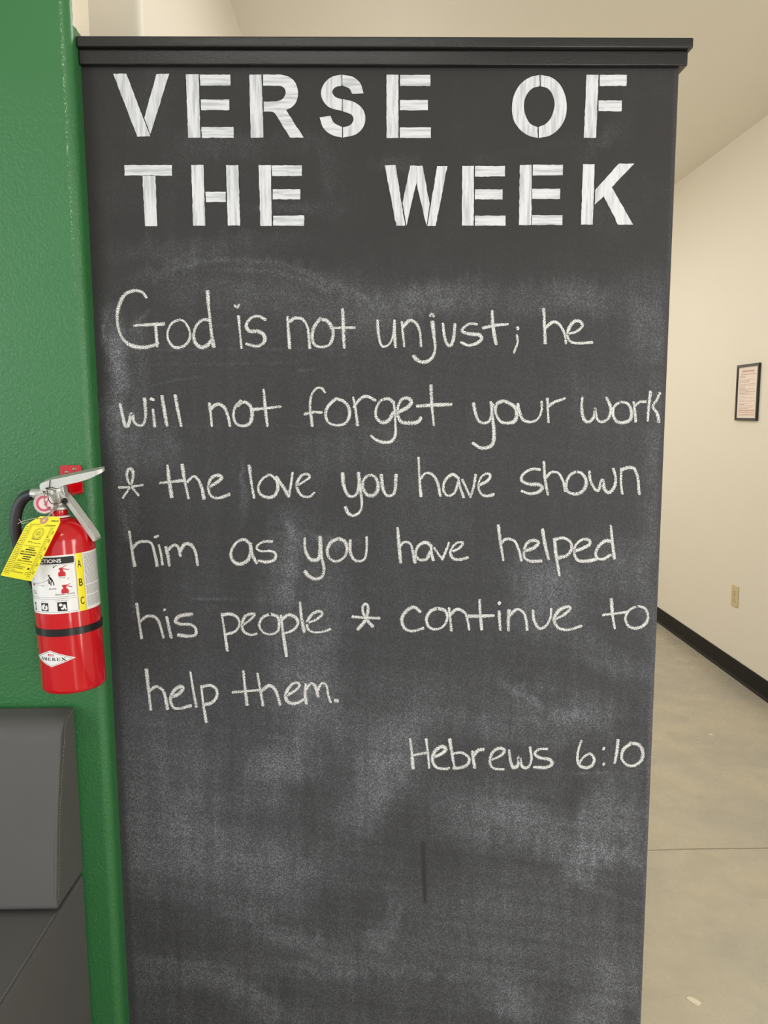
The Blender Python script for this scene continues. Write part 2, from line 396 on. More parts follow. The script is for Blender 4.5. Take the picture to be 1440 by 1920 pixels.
for (bx, by, sx, sy, an, am) in BL:
    a = math.radians(an); X = wx-bx; Y = wy-by
    A = (X*math.cos(a)+Y*math.sin(a))/sx; B = (-X*math.sin(a)+Y*math.cos(a))/sy
    g_ = np.exp(-0.5*(np.abs(A/1.05)**3.2+np.abs(B/1.05)**3.2)); D = D+am*g_*(0.55+0.9*fbm(PX/26, PY/34, 200+int(bx) % 50, 3))
streak = fbm(PX/14, PY/190, 300, 3); hstreak = fbm((PX+PY*0.15)/240, (PY-PX*0.12)/12, 320, 3)
D *= 0.35+0.75*streak+0.55*hstreak
def line(p, wd, am):
    global D
    P = [np.array(a_, float) for a_ in p]
    for a_, c_ in zip(P[:-1], P[1:]):
        L = c_-a_; t = np.clip(((PX-a_[0])*L[0]+(PY-a_[1])*L[1])/(L@L), 0, 1)
        ds = np.hypot(PX-a_[0]-t*L[0], PY-a_[1]-t*L[1]); D = D+am*np.exp(-0.5*(ds/wd)**2)*(0.4+1.2*streak)
for p_, wd, am in [([(205,656),(640,654)],1.6,.10),([(225,800),(640,798)],1.5,.05),([(360,1123),(440,1124)],1.4,.25),([(205,685),(560,680)],1.5,.08),([(1075,1450),(1140,1448)],1.5,.4),
    ([(330,500),(420,487),(520,492),(600,520),(690,560)],3,.16),([(400,505),(520,508),(620,545)],2.5,.12),([(255,608),(278,583)],2.5,.30),([(370,614),(430,610)],1.5,.2),
    ([(288,722),(330,712),(380,706)],1.5,.12),([(560,695),(590,693)],1.6,.2),([(232,960),(240,1010)],4,.35),([(246,1020),(250,1160)],1.5,.15),([(945,1284),(1000,1320)],3,.25),
    ([(1100,1660),(1205,1700)],3,.12),([(192,610),(196,640)],2,.5),([(900,300),(1100,260)],8,.03),([(260,1840),(470,1850),(540,1905)],6,.12),([(735,1690),(715,1745)],4,.18)]: line(p_, wd, am)
# a darker drip of paint
line([(793,1582),(795,1640),(797,1690)], 2.2, -0.45); line([(820,1818),(821,1832)], 1.6, -0.3); line([(957,1350),(955,1385)],1.4,-.2)
D *= np.clip((PX-(152+(PY-130)*0.0508)-4)/14, 0.35, 1)
# the corner bead on the right is coloured paler low down
edge = np.clip((cx-(X_BOARD-0.012))/0.005, 0, 1)[None, :]
D = D*(1-edge)+edge*(0.10+0.22*np.clip((PY-900)/500, 0, 1))*(1.0+0.8*streak)
D = np.clip(D, 0, 1.2)
idx = np.arange(NZ*NC).reshape(NZ, NC)
qd = np.stack([idx[:-1, :-1], idx[:-1, 1:], idx[1:, 1:], idx[1:, :-1]], -1).reshape(-1, 4)
me = bpy.data.meshes.new('panel'); nv = NZ*NC; nf = len(qd)
W = V.reshape(-1, 3)-np.array(cbo)
me.vertices.add(nv); me.vertices.foreach_set('co', W.astype(np.float32).ravel())
me.loops.add(nf*4); me.loops.foreach_set('vertex_index', qd.astype(np.int32).ravel())
me.polygons.add(nf); me.polygons.foreach_set('loop_start', np.arange(0, nf*4, 4, dtype=np.int32))
try: me.polygons.foreach_set('loop_total', np.full(nf, 4, dtype=np.int32))
except Exception: pass
me.update(calc_edges=True); me.validate()
at = me.attributes.new('dust', 'FLOAT', 'POINT'); at.data.foreach_set('value', D.astype(np.float32).ravel())
me.polygons.foreach_set('use_smooth', np.ones(nf, bool)); me.materials.append(M['board'])
po = bpy.data.objects.new('panel', me); COL.objects.link(po); po.parent = cb

def cbuild(mb, name, mat, **kw):
    mb.v = [v-cbo for v in mb.v]; return mb.build(name, mat, cb, **kw)
b = MB(); b.box((X_EDGE+0.0005, Y_BOARD-0.012, z_band_b), (x_band, Y_BACK+0.012, z_cap_b)); cbuild(b, 'trim_band', M['trim'], bevel=0.002, seg=2)
b = MB(); b.box((X_EDGE+0.0005, Y_BOARD-0.021, z_cap_b), (x_cap, Y_BACK+0.021, z_cap_t)); cbuild(b, 'cap_board', M['trim'], bevel=0.0025, seg=2)

# --- stencilled heading (crop origin, scale) -> frame
CR = {'A': (200, 120, 2.88), 'B': (700, 120, 1440/510), 'C': (200, 520, 2.88), 'D': (690, 520, 1440/570), 'E': (200, 840, 1440/520),
      'F': (700, 840, 1440/540), 'G': (230, 1080, 2.88), 'H': (640, 1080, 2.4)}
def fr(c, p): ox, oy, s_ = CR[c]; return (ox+p[0]/s_, oy+p[1]/s_)
def E_(a, bars): return [('v', a)]+[('h', q_) for q_ in bars]
def sm(p, keep=()): return p
def arcs(pts): return [tuple(q_) for q_ in spline(pts, sub=6)]
LET = [
('V', 'A', [('v', [(35,52),(105,52),(235,390),(165,392)]), ('v', [(268,55),(337,52),(236,378),(203,292)])]),
('E', 'A', E_([(428,55),(496,55),(506,397),(440,398)], [[(502,57),(667,57),(668,116),(506,116)], [(508,192),(662,192),(662,248),(510,248)], [(512,340),(685,340),(685,398),(514,398)]])),
('R', 'A', [('v', [(770,57),(836,57),(846,397),(778,398)]), ('h', [(844,57)]+arcs([(940,57),(985,70),(1018,100),(1033,150),(1025,200),(1000,232),(968,248)])+[(1064,397),(990,397)]+arcs([(910,268),(896,258),(876,256)])+[(848,256),(848,203)]+arcs([(915,202),(948,190),(966,160),(962,135),(945,120),(925,117)])+[(845,117)])]),
('S', 'A', [('v', arcs([(1268,57),(1215,70),(1175,105),(1157,155),(1170,200),(1205,235),(1270,253)])+arcs([(1270,190),(1235,178),(1218,150),(1235,125),(1268,117)])),
  ('h', arcs([(1273,58),(1330,70),(1370,105),(1387,158)])+arcs([(1325,160),(1310,132),(1273,116)])),
  ('v', arcs([(1275,190),(1335,205),(1380,240),(1397,290),(1385,340),(1345,380),(1276,397)])+arcs([(1276,342),(1315,330),(1333,300),(1320,272),(1275,255)])),
  ('h', arcs([(1150,288),(1170,345),(1215,382),(1271,397)])+arcs([(1271,340),(1228,318),(1208,280)]))]),
('T', 'A', [('h', [(95,546),(352,546),(353,603),(96,602)]), ('v', [(193,600),(262,600),(273,875),(207,875)])]),
('H', 'A', [('v', [(456,545),(522,545),(532,873),(467,873)]), ('h', [(534,690),(643,690),(643,745),(536,745)]), ('v', [(644,546),(711,546),(720,873),(655,873)])]),
('E', 'A', E_([(820,546),(887,546),(891,874),(830,874)], [[(890,548),(1054,548),(1054,604),(893,604)], [(897,676),(1045,676),(1045,731),(897,731)], [(899,820),(1066,818),(1066,873),(899,873)]])),
('E', 'B', E_([(70,57),(133,57),(133,391),(70,391)], [[(142,58),(302,58),(302,116),(142,116)], [(141,190),(289,190),(289,245),(141,245)], [(141,336),(305,336),(305,391),(140,391)]])),
('O', 'B', [('v', arcs([(880,58),(830,70),(780,105),(745,165),(734,235),(745,300),(780,350),(825,380),(870,391)])+arcs([(870,335),(830,315),(805,270),(797,220),(808,170),(840,130),(880,117)])),
  ('v', arcs([(886,58),(940,70),(985,105),(1015,165),(1024,235),(1010,300),(975,350),(930,380),(876,391)])+arcs([(876,333),(915,315),(945,275),(960,215),(950,165),(925,130),(886,117)]))]),
('F', 'B', [('v', [(1129,57),(1192,57),(1180,390),(1115,390)]), ('h', [(1199,58),(1342,58),(1340,116),(1199,116)]), ('h', [(1193,193),(1316,193),(1314,250),(1193,249)])]),
('W', 'B', [('v', [(60,537),(118,535),(168,856),(122,856)]), ('v', [(195,538),(260,538),(298,740),(281,856),(228,630),(175,856),(155,735)]), ('v', [(338,540),(392,540),(330,857),(286,857)])]),
('E', 'B', E_([(471,539),(533,539),(531,855),(469,855)], [[(538,540),(697,539),(697,594),(538,596)], [(538,664),(684,664),(684,717),(538,717)], [(537,803),(700,803),(700,856),(537,856)]])),
('E', 'B', E_([(776,535),(838,534),(836,852),(771,852)], [[(845,533),(1004,533),(1003,588),(844,590)], [(841,660),(989,660),(988,714),(841,714)], [(840,800),(1002,800),(1001,852),(840,852)]])),
('K', 'B', [('v', [(1110,530),(1172,530),(1162,850),(1100,850)]), ('v', [(1300,527),(1382,527),(1262,652),(1375,850),(1295,850),(1220,700),(1172,745),(1176,665)])])]
def rough(poly):
    out = []
    n = len(poly)
    for i in range(n):
        a = np.array(poly[i], float); c = np.array(poly[(i+1) % n], float); L = np.linalg.norm(c-a); m = max(1, int(L/6))
        for j in range(m):
            p_ = a+(c-a)*j/m
            if 0 < j: p_ = p_+rng.normal(0, 0.28, 2)
            out.append(p_)
    return out
for ch, c, pieces in LET:
    mb = MB()
    for kind, poly in pieces:
        pp = [fr(c, q_) for q_ in poly]
        P3 = [on_y(a[0], a[1], Y_BOARD-0.0011) for a in rough(pp)]
        mb.prism(P3, (0, 0.0009, 0), 0 if kind == 'v' else 1)
    o = cbuild(mb, 'painted_letter', [M['sten_v'], M['sten_h']])
    o['label'] = 'white stencilled capital letter ' + ch

# --- chalk handwriting: strokes traced per word
WORDS = [
('God','C',[[(214,108),(198,86),(168,72),(132,76),(96,96),(68,150),(56,210),(62,270),(80,320),(110,355),(150,374),(200,378),(245,370),(278,356)],[(150,260),(230,256),(310,252)],[(264,260),(268,310),(272,372)],
 [(395,228),(355,245),(330,290),(332,335),(355,370),(385,380),(425,365),(450,325),(445,280),(420,240),(393,228)],[(560,232),(520,230),(485,260),(470,310),(480,355),(510,378),(545,365),(572,330)],[(545,75),(550,150),(558,230),(566,300),(578,375)]]),
('is','C',[[(712,210),(718,280),(728,380)],[(693,153),(705,162),(714,150)],[(858,228),(820,210),(780,220),(754,256),(770,290),(815,292),(848,310),(852,345),(815,372),(755,360)]]),
('not','C',[[(976,215),(982,300),(988,382)],[(985,240),(1020,220),(1060,228),(1085,270),(1092,330),(1097,382)],[(1155,222),(1125,260),(1110,310),(1120,360),(1155,376),(1200,365),(1222,320),(1218,275),(1190,235),(1155,228)],[(1274,172),(1278,270),(1282,380)],[(1222,274),(1280,272),(1338,272)]]),
('unjust;','D',[[(45,205),(50,270),(62,320),(80,328),(105,310),(120,270),(126,205)],[(126,205),(126,270),(130,330)],[(160,212),(166,270),(172,325)],[(166,235),(195,205),(225,215),(245,255),(252,325)],
 [(305,210),(312,270),(318,340),(300,385),(262,402),(230,390),(216,372)],[(294,182),(303,174),(312,184)],[(355,220),(362,280),(375,315),(392,322),(405,290),(412,222)],[(515,222),(480,220),(452,240),(448,256),(480,268),(525,272),(538,290),(515,312),(475,322),(442,308)],[(588,160),(592,230),(606,315)],[(545,240),(600,228),(662,222)],[(707,236),(712,246)],[(706,275),(708,310),(692,355)]]),
('he','D',[[(832,150),(836,230),(840,312)],[(840,240),(875,212),(905,222),(930,265),(938,312)],[(948,268),(990,256),(1015,230),(1005,210),(980,208),(955,235),(945,275),(960,305),(1000,312),(1062,308)]]),
('will','C',[[(72,685),(85,740),(100,800),(118,795),(135,735),(148,780),(175,800),(200,790),(210,740),(205,655)],[(250,715),(255,760),(260,805)],[(238,655),(254,662)],[(298,640),(312,720),(325,800)],[(370,638),(385,720),(402,802)]]),
('not','C',[[(555,680),(562,740),(568,802)],[(560,715),(585,690),(615,688),(640,710),(658,760),(665,802)],[(725,668),(695,700),(685,750),(700,790),(735,802),(770,790),(785,750),(778,700),(750,675),(725,680),(710,695)],[(848,608),(856,700),(868,802)],[(785,715),(850,708),(938,698)]]),
('forget','C',[[(1178,620),(1160,598),(1130,602),(1105,640),(1098,700),(1105,760),(1110,802)],[(1070,738),(1120,728),(1160,730)],[(1240,655),(1200,690),(1182,735),(1195,780),(1235,798),(1285,790),(1310,750),(1308,705),(1280,670),(1240,655)],[(1332,650),(1345,720),(1355,798)],[(1335,700),(1360,665),(1400,642),(1451,664)],
 'D',[(118,590),(95,575),(60,585),(38,625),(40,665),(68,688),(100,675),(120,640)],[(122,590),(128,660),(130,740),(112,775),(75,782),(40,770),(15,752)],[(140,640),(180,620),(205,595),(195,575),(165,575),(145,605),(140,650),(160,685),(200,690),(235,685),(252,665)],[(298,512),(302,600),(312,698)],[(232,610),(300,605),(395,602)]]),
('your','D',[[(500,598),(508,640),(525,680),(555,690),(580,670),(590,600)],[(582,592),(592,680),(597,760),(580,800),(535,808),(497,785)],[(640,585),(610,600),(605,640),(625,680),(660,690),(695,680),(705,640),(690,610),(655,590),(640,585)],[(710,600),(718,640),(735,675),(770,685),(805,670),(822,630),(822,590)],[(850,575),(852,630),(855,685)],[(855,610),(885,590),(932,575)]]),
('work','D',[[(1015,570),(1012,620),(1022,670),(1045,685),(1070,660),(1076,620),(1085,670),(1110,685),(1140,665),(1150,620),(1130,570)],[(1195,590),(1168,610),(1160,645),(1175,680),(1205,688),(1240,675),(1248,640),(1232,600),(1195,590)],[(1258,592),(1265,640),(1268,682)],[(1262,610),(1290,590),(1315,590)],[(1338,542),(1330,610),(1325,678)],[(1382,548),(1368,580),(1350,612),(1370,645),(1378,685)]]),
('and sign','E',[[(165,245),(140,215),(115,180),(105,140),(112,112),(125,108),(137,125),(135,160),(122,200),(85,258)],[(65,205),(120,202),(185,192)]]),
('the','E',[[(316,92),(325,170),(338,255)],[(278,182),(340,175),(405,168)],[(392,88),(405,170),(425,260)],[(420,175),(450,148),(475,165),(495,210),(505,262)],[(528,205),(570,180),(597,155),(580,142),(550,150),(530,185),(530,225),(550,255),(590,258),(637,240)]]),
('love','E',[[(740,92),(750,170),(765,258)],[(840,140),(805,165),(787,205),(800,240),(835,256),(870,248),(888,215),(885,175),(860,145),(838,140)],[(882,150),(915,200),(945,250)],[(945,250),(955,200),(965,130)],[(990,195),(1030,170),(1055,150),(1040,135),(1010,145),(988,185),(995,225),(1020,250),(1055,252),(1078,232)]]),
('you','E',[[(1225,132),(1230,190),(1250,240),(1275,252),(1300,235),(1310,180),(1308,130)],[(1308,130),(1315,200),(1325,290),(1315,330),(1285,350),(1255,340),(1240,308)],[(1360,140),(1335,165),(1330,205),(1350,240),(1385,245),(1408,215),(1405,170),(1385,145),(1360,140)],'F',[(40,135),(45,190),(60,230),(85,240),(108,215),(113,135)]]),
('have','F',[[(226,50),(230,140),(238,240)],[(232,160),(258,128),(290,130),(318,165),(335,238)],[(425,150),(395,132),(360,160),(350,205),(370,238),(405,225),(425,170)],[(425,150),(435,200),(452,245)],[(445,160),(465,200),(485,245)],[(485,245),(500,200),(512,135)],[(530,185),(570,165),(585,140),(570,128),(540,145),(525,190),(540,230),(570,240),(602,232)]]),
('shown','F',[[(832,108),(795,105),(755,125),(740,158),(775,180),(825,182),(845,200),(820,222),(780,228),(742,215)],[(853,70),(858,150),(872,232)],[(862,150),(890,122),(925,125),(948,165),(960,215)],[(1015,118),(985,135),(965,175),(970,215),(1005,230),(1040,220),(1062,190),(1062,155),(1040,125),(1015,118)],[(1080,118),(1085,160),(1105,200),(1125,212),(1145,160),(1155,205),(1180,222),(1205,195),(1212,150),(1200,105)],[(1240,105),(1238,170),(1245,228)],[(1240,110),(1275,98),(1305,105),(1322,150),(1330,230)]]),
('him','E',[[(118,435),(130,520),(145,612)],[(135,520),(165,490),(210,485),(235,500),(250,550),(262,612)],[(272,505),(282,550),(290,605)],[(250,463),(266,457)],[(308,515),(318,560),(325,610)],[(315,535),(345,505),(370,512),(382,560)],[(382,535),(405,500),(440,505),(462,545),(472,608)]]),
('as','E',[[(745,500),(715,476),(675,490),(645,540),(655,585),(695,602),(735,580),(750,530)],[(745,495),(755,550),(778,598)],[(858,485),(810,488),(778,515),(800,535),(850,535),(878,550),(870,580),(830,592),(790,585)]]),
('you','E',[[(1028,470),(1032,530),(1055,575),(1085,582),(1105,560),(1108,462)],[(1108,462),(1115,560),(1128,620),(1120,665),(1085,680),(1050,665),(1030,640)],[(1205,470),(1165,490),(1145,535),(1160,575),(1195,588),(1235,565),(1248,520),(1235,485),(1205,470)],[(1265,480),(1265,540),(1285,580),(1315,588),(1342,570),(1350,520),(1350,465)]]),
('have','F',[[(122,400),(128,480),(137,572)],[(132,495),(155,470),(185,480),(198,520),(208,572)],[(290,490),(260,472),(225,490),(212,530),(230,558),(265,555),(285,520)],[(288,485),(292,530),(300,560)],[(305,500),(325,530),(345,555)],[(345,555),(365,510),(378,475)],[(400,515),(430,500),(448,475),(425,472),(400,490),(385,525),(400,552),(430,558),(472,548)]]),
('helped','F',[[(625,388),(635,470),(650,560)],[(640,475),(665,455),(705,465),(728,510),(740,562)],[(755,515),(800,500),(825,475),(805,462),(775,470),(755,505),(755,545),(785,565),(840,565)],[(846,408),(858,480),(876,555)],[(905,455),(915,540),(930,635)],[(905,458),(950,450),(985,470),(990,505),(970,535),(925,550)],[(1005,515),(1050,500),(1082,480),(1075,458),(1040,460),(1010,490),(1005,530),(1025,562),(1070,565),(1115,555)],[(1190,465),(1160,465),(1128,490),(1112,525),(1120,550),(1150,555),(1185,535)],[(1188,390),(1195,470),(1205,552)]]),
('his','G',[[(76,150),(88,240),(102,335)],[(95,245),(130,218),(175,222),(200,260),(220,332)],[(238,222),(248,270),(262,332)],[(226,178),(228,187)],[(375,206),(335,210),(300,220),(285,245),(315,260),(365,262),(395,285),(390,318),(350,325),(300,318)]]),
('people','G',[[(535,205),(550,300),(565,402)],[(535,212),(580,205),(620,225),(630,265),(605,300),(560,315)],[(650,265),(690,235),(712,208),(690,205),(660,220),(645,265),(655,300),(690,318),(722,312)],[(795,205),(755,225),(738,265),(755,300),(795,315),(835,300),(845,260),(835,220),(795,205)],[(855,215),(868,320),(885,432)],[(860,235),(895,210),(935,225),(945,260),(915,295),(870,310)],[(958,145),(965,220),(980,300)],[(995,255),(1045,235),(1078,205),(1060,190),(1025,205),(998,245),(1000,285),(1030,303),(1075,302),(1120,288)]]),
('and sign','G',[[(1350,272),(1318,235),(1298,195),(1297,165),(1310,150),(1325,165),(1322,200),(1310,240),(1268,288)],[(1242,220),(1310,225),(1385,228)]]),
('continue','H',[[(355,160),(325,140),(290,160),(272,195),(285,235),(320,248),(368,235)],[(430,145),(400,160),(382,195),(395,230),(425,240),(460,225),(478,185),(465,155),(430,145)],[(485,145),(490,190),(495,245)],[(490,175),(520,150),(555,165),(568,200),(575,240)],[(622,108),(625,170),(632,240)],[(572,180),(630,180),(685,178)],[(710,160),(712,200),(716,242)],[(707,120),(715,124)],[(755,155),(752,200),(752,245)],[(755,180),(790,150),(820,165),(832,200),(836,242)],[(862,155),(868,200),(890,235),(920,225),(940,190),(945,148)],[(960,195),(1000,175),(1030,148),(1015,138),(980,155),(958,195),(975,232),(1020,242),(1080,225)]]),
('to','H',[[(1215,105),(1220,170),(1230,235)],[(1178,175),(1225,170),(1285,162)],[(1330,135),(1295,155),(1278,190),(1292,225),(1330,235),(1368,215),(1380,180),(1365,145),(1330,135)]]),
('help','G',[[(128,505),(138,600),(152,722)],[(145,620),(180,597),(215,615),(232,660),(242,718)],[(262,655),(305,635),(325,605),(300,600),(270,630),(258,670),(275,710),(310,715),(368,700)],[(366,520),(380,610),(398,705)],[(425,595),(435,690),(452,788)],[(425,600),(470,590),(505,610),(508,650),(480,685),(440,695)]]),
('them.','G',[[(652,515),(660,600),(672,695)],[(595,628),(670,622),(745,615)],[(728,528),(742,610),(758,698)],[(752,620),(790,592),(820,610),(838,650),(850,695)],[(885,645),(930,620),(955,590),(935,575),(905,595),(882,635),(885,670),(910,688),(945,685),(975,668)],[(988,585),(985,640),(992,688)],[(990,615),(1015,580),(1040,595),(1055,650)],[(1055,615),(1075,580),(1100,592),(1110,640),(1122,680)],[(1146,671),(1162,675)]]),
('Hebrews','H',[[(310,735),(318,800),(322,865)],[(382,735),(390,800),(395,862)],[(318,808),(355,800),(390,795)],[(415,815),(450,800),(470,780),(450,768),(420,790),(410,830),(430,862),(470,868),(484,864)],[(488,735),(498,800),(510,865)],[(500,800),(540,795),(572,815),(570,845),(540,862),(505,865)],[(590,790),(595,830),(600,862)],[(595,810),(615,785),(640,780)],[(680,825),(715,810),(735,785),(710,775),(680,795),(668,835),(685,865),(730,870)],[(755,785),(762,835),(775,862),(795,850),(800,815),(812,855),(838,862),(855,830),(850,772)],[(925,778),(890,780),(870,800),(895,818),(935,825),(948,845),(920,862),(868,860)]]),
('6:10','H',[[(1080,742),(1065,790),(1065,840),(1090,862),(1125,855),(1138,825),(1120,800),(1090,815),(1070,845)],[(1178,775),(1184,778)],[(1178,845),(1184,848)],[(1245,738),(1240,790),(1230,840)],[(1305,752),(1270,780),(1262,820),(1285,850),(1320,852),(1352,825),(1355,785),(1335,758),(1305,752)]]),
]
lift = 0
for word, c, strokes in WORDS:
    vs = []; fs = []; uvs = []
    for st in strokes:
        if isinstance(st, str): c = st; continue
        P = [np.array(fr(c, q_)) for q_ in st]
        dot = len(P) <= 3 and np.linalg.norm(P[-1]-P[0]) < 9
        P = [np.array(q_) for q_ in spline(P, sub=7)]
        L = np.linalg.norm(P[-1]-P[-2]); 
        if dot: P = [P[0]+(P[0]-P[-1])*0.3]+P+[P[-1]+(P[-1]-P[0])*0.3]
        else: P = [P[0]+(P[0]-P[1])/max(1e-6, np.linalg.norm(P[0]-P[1]))*2]+P+[P[-1]+(P[-1]-P[-2])/max(1e-6, L)*2]
        hw = (4.1 if dot else rng.uniform(3.3, 4.3)); ph = rng.uniform(0, 6)
        lift = (lift+1) % 7; yy = Y_BOARD-0.0005-lift*0.00004
        n0 = len(vs); s_ = 0
        for i, q_ in enumerate(P):
            t = P[min(i+1, len(P)-1)]-P[max(i-1, 0)]; t = t/max(1e-6, np.linalg.norm(t)); nn = np.array((-t[1], t[0]))
            if i: s_ += np.linalg.norm(q_-P[i-1])
            hh = hw*(1+0.16*math.sin(s_/17+ph))*(0.75 if i in (0, len(P)-1) else 1)
            for sg in (-1, 1):
                e = q_+nn*hh*sg; vs.append(on_y(e[0], e[1], yy)-cbo); uvs.append((s_*0.001, 0.5+0.5*sg))
        for i in range(len(P)-1):
            a = n0+2*i; fs.append((a, a+1, a+3, a+2))
    o = link_mesh('chalk_word', vs, fs, M['chalk'], cb, uvs=uvs)
    o['label'] = 'white chalk handwriting reading ' + word

# ------------------------------------------------------------------ fire extinguisher (built in millimetres, upright, then leaned)
TILT = math.radians(-1.846)
EX0 = Vector((-0.5373, 1.365, 0.9370))
EXM = Matrix.Translation(EX0) @ Matrix.Rotation(TILT, 4, 'Y')
ext = thing('fire_extinguisher', 'red fire extinguisher with silver handle hanging on the green wall', 'fire extinguisher', EX0)
ext.rotation_euler = (0, TILT, 0)
mm = 0.001; RB = 54.5
def eb(mb, name, mat, par=ext, **kw):
    mb.v = [v*mm for v in mb.v]; return mb.build(name, mat, par, **kw)
prof = [(0, 3), (46, 3), (48, 0.4), (50, 0), (52.5, 1), (54.2, 4), (54.5, 8), (54.5, 258)]
prof += [(15.5+39*math.cos(math.pi/2*i/12), 258+46*math.sin(math.pi/2*i/12)) for i in range(1, 13)]
prof += [(14.2, 305.5), (14.2, 322), (0, 322)]
b = MB(); b.lathe(prof, 72); body = eb(b, 'cylinder', M['red'], smooth=True, angle=50)

def cyl(u, z, r): a = u/r_ref; return Vector((r*math.sin(a), -r*math.cos(a), z))
r_ref = RB
class Decal:
    def __init__(s, r): s.r = r; s.mb = MB()
    def m(s, u, z): return cyl(u, z, s.r)
    def rect(s, u0, z0, u1, z1, mi=0):
        n = max(1, int(abs(u1-u0)/3)); v = []
        for i in range(n+1):
            u = u0+(u1-u0)*i/n; v += [s.m(u, z0), s.m(u, z1)]
        s.mb.add(v, [(2*i, 2*i+2, 2*i+3, 2*i+1) for i in range(n)], mi)
    def poly(s, pts, mi=0):
        pts = [tuple(q_) for q_ in pts]; u0 = min(q_[0] for q_ in pts); u1 = max(q_[0] for q_ in pts)
        k_ = max(1, math.ceil((u1-u0)/3.0))
        for i in range(k_):
            P = pts
            for lim, sg in ((u0+(u1-u0)*i/k_, 1), (u0+(u1-u0)*(i+1)/k_, -1)):
                if k_ == 1: break
                Q = []
                for a, c in zip(P, P[1:]+P[:1]):
                    da = (a[0]-lim)*sg; dc = (c[0]-lim)*sg
                    if da >= 0: Q.append(a)
                    if da*dc < 0: t = da/(da-dc); Q.append((lim, a[1]+(c[1]-a[1])*t))
                P = Q
                if len(P) < 3: break
            if len(P) >= 3: s.mb.add([s.m(*q_) for q_ in P], [tuple(range(len(P)))], mi)
    def line(s, pts, wd, mi=0):
        for a, c in zip(pts[:-1], pts[1:]):
            a = np.array(a, float); c = np.array(c, float); L = c-a; n = np.array((-L[1], L[0]))/max(1e-6, np.linalg.norm(L))*wd/2
            k_ = max(1, int(np.linalg.norm(L)/4))
            for i in range(k_):
                p0 = a+L*i/k_; p1 = a+L*(i+1)/k_; s.poly([p0-n, p1-n, p1+n, p0+n], mi)
    def ell(s, cu, cz, ru, rz, mi=0, n=18): s.poly([(cu+ru*math.cos(2*math.pi*i/n), cz+rz*math.sin(2*math.pi*i/n)) for i in range(n)], mi)
    def text(s, t, u0, z0, u1, z1, mi=0, bold=0.0):
        v, f, _ = text_mesh(t, bold); s.mb.add([s.m(u0+(u1-u0)*a, z0+(z1-z0)*c) for a, c in v], f, mi)
    def build(s, name, mat, par): s.mb.v = [v*mm for v in s.mb.v]; return s.mb.build(name, mat, par, fix=False)
# wrap-round label as a thin sleeve with thickness
d = Decal(RB+0.25); d.rect(-140, 144.4, 122, 245.6); lab = d.build('label_sleeve', M['label'], ext)
d = Decal(RB+0.4)
d.rect(-60, 230.8, 36, 242.6); d.poly([(36, 230.8), (37.4, 232.2), (37.4, 241.2), (36, 242.6)]); d.build('header_band', M['ink'], lab)
d = Decal(RB+0.55); d.text('INSTRUCTIONS', -55, 233.1, 16.8, 239.8, bold=0.02)
o = d.build('header_lettering', M['label'], lab); o['label'] = 'white capital letters on the black header band'
d = Decal(RB+0.4); d.rect(39.3, 144.6, 52.2, 245.4); d.build('yellow_strip', M['yellow'], lab)
d = Decal(RB+0.55)
for t, z in (('A', 227.3), ('B', 194.8), ('C', 162.4)): d.text(t, 42.4, z-6.5, 49.0, z+6.5, bold=0.012)
d.line([(39.2, 144.8), (39.2, 245.2)], 0.35); d.line([(52.3, 144.8), (52.3, 245.2)], 0.35)
d.build('class_lettering', M['ink'], lab)
d = Decal(RB+0.45)
# panel rules
d.line([(-60, 229.2), (38, 229.2)], 0.3); d.line([(-60, 173.4), (36.5, 173.4), (38, 174.5), (38, 229)], 0.35); d.line([(-60, 170.4), (36.5, 170.4), (38, 169), (38, 148.5), (36.5, 147.2), (-60, 147.2)], 0.35)
# captions
d.text('JALAR', 11.8, 205.9, 21.5, 208.6); d.text('APUNTAR', -7.6, 187, 5.5, 189.8); d.text('PRESIONAR Y APUÑE', 2.6, 176.6, 34, 179.4) if False else d.text('PRESIONAR Y APUNTAR', 2.6, 176.6, 34, 179.2)
# man aiming a hose
d.ell(-5.4, 211.4, 1.5, 1.6); d.poly([(-5.6, 210), (-2.5, 209), (0.6, 204.5), (0, 201.6), (-3, 203), (-5, 206)]); d.line([(-4.6, 207.6), (-6.6, 204.6), (-8.6, 203.2)], 1.1)
d.line([(-0.8, 203), (-3, 198.6), (-3.2, 194.4)], 1.7); d.line([(-0.2, 203.2), (1.6, 198.5), (1.8, 194.2)], 1.7); d.rect(-7, 197, -4.6, 203.6)
d.line([(-8, 203.6), (-18, 200), (-28, 197.6), (-38, 196.4)], 0.45); d.line([(-38, 194.6), (-8, 194.2)], 0.2); d.text('2 m', -21, 192.8, -17, 195.2)
d.poly([(4.6, 226), (10, 229), (9.6, 229.8), (4.4, 227), (4.3, 227.8), (1.8, 224.4), (5.2, 225)])
d.poly([(23.5, 203.2), (27, 206), (27.4, 205.6), (24, 202.6)]); d.line([(18, 204.6), (23, 208.6)], 0.25)
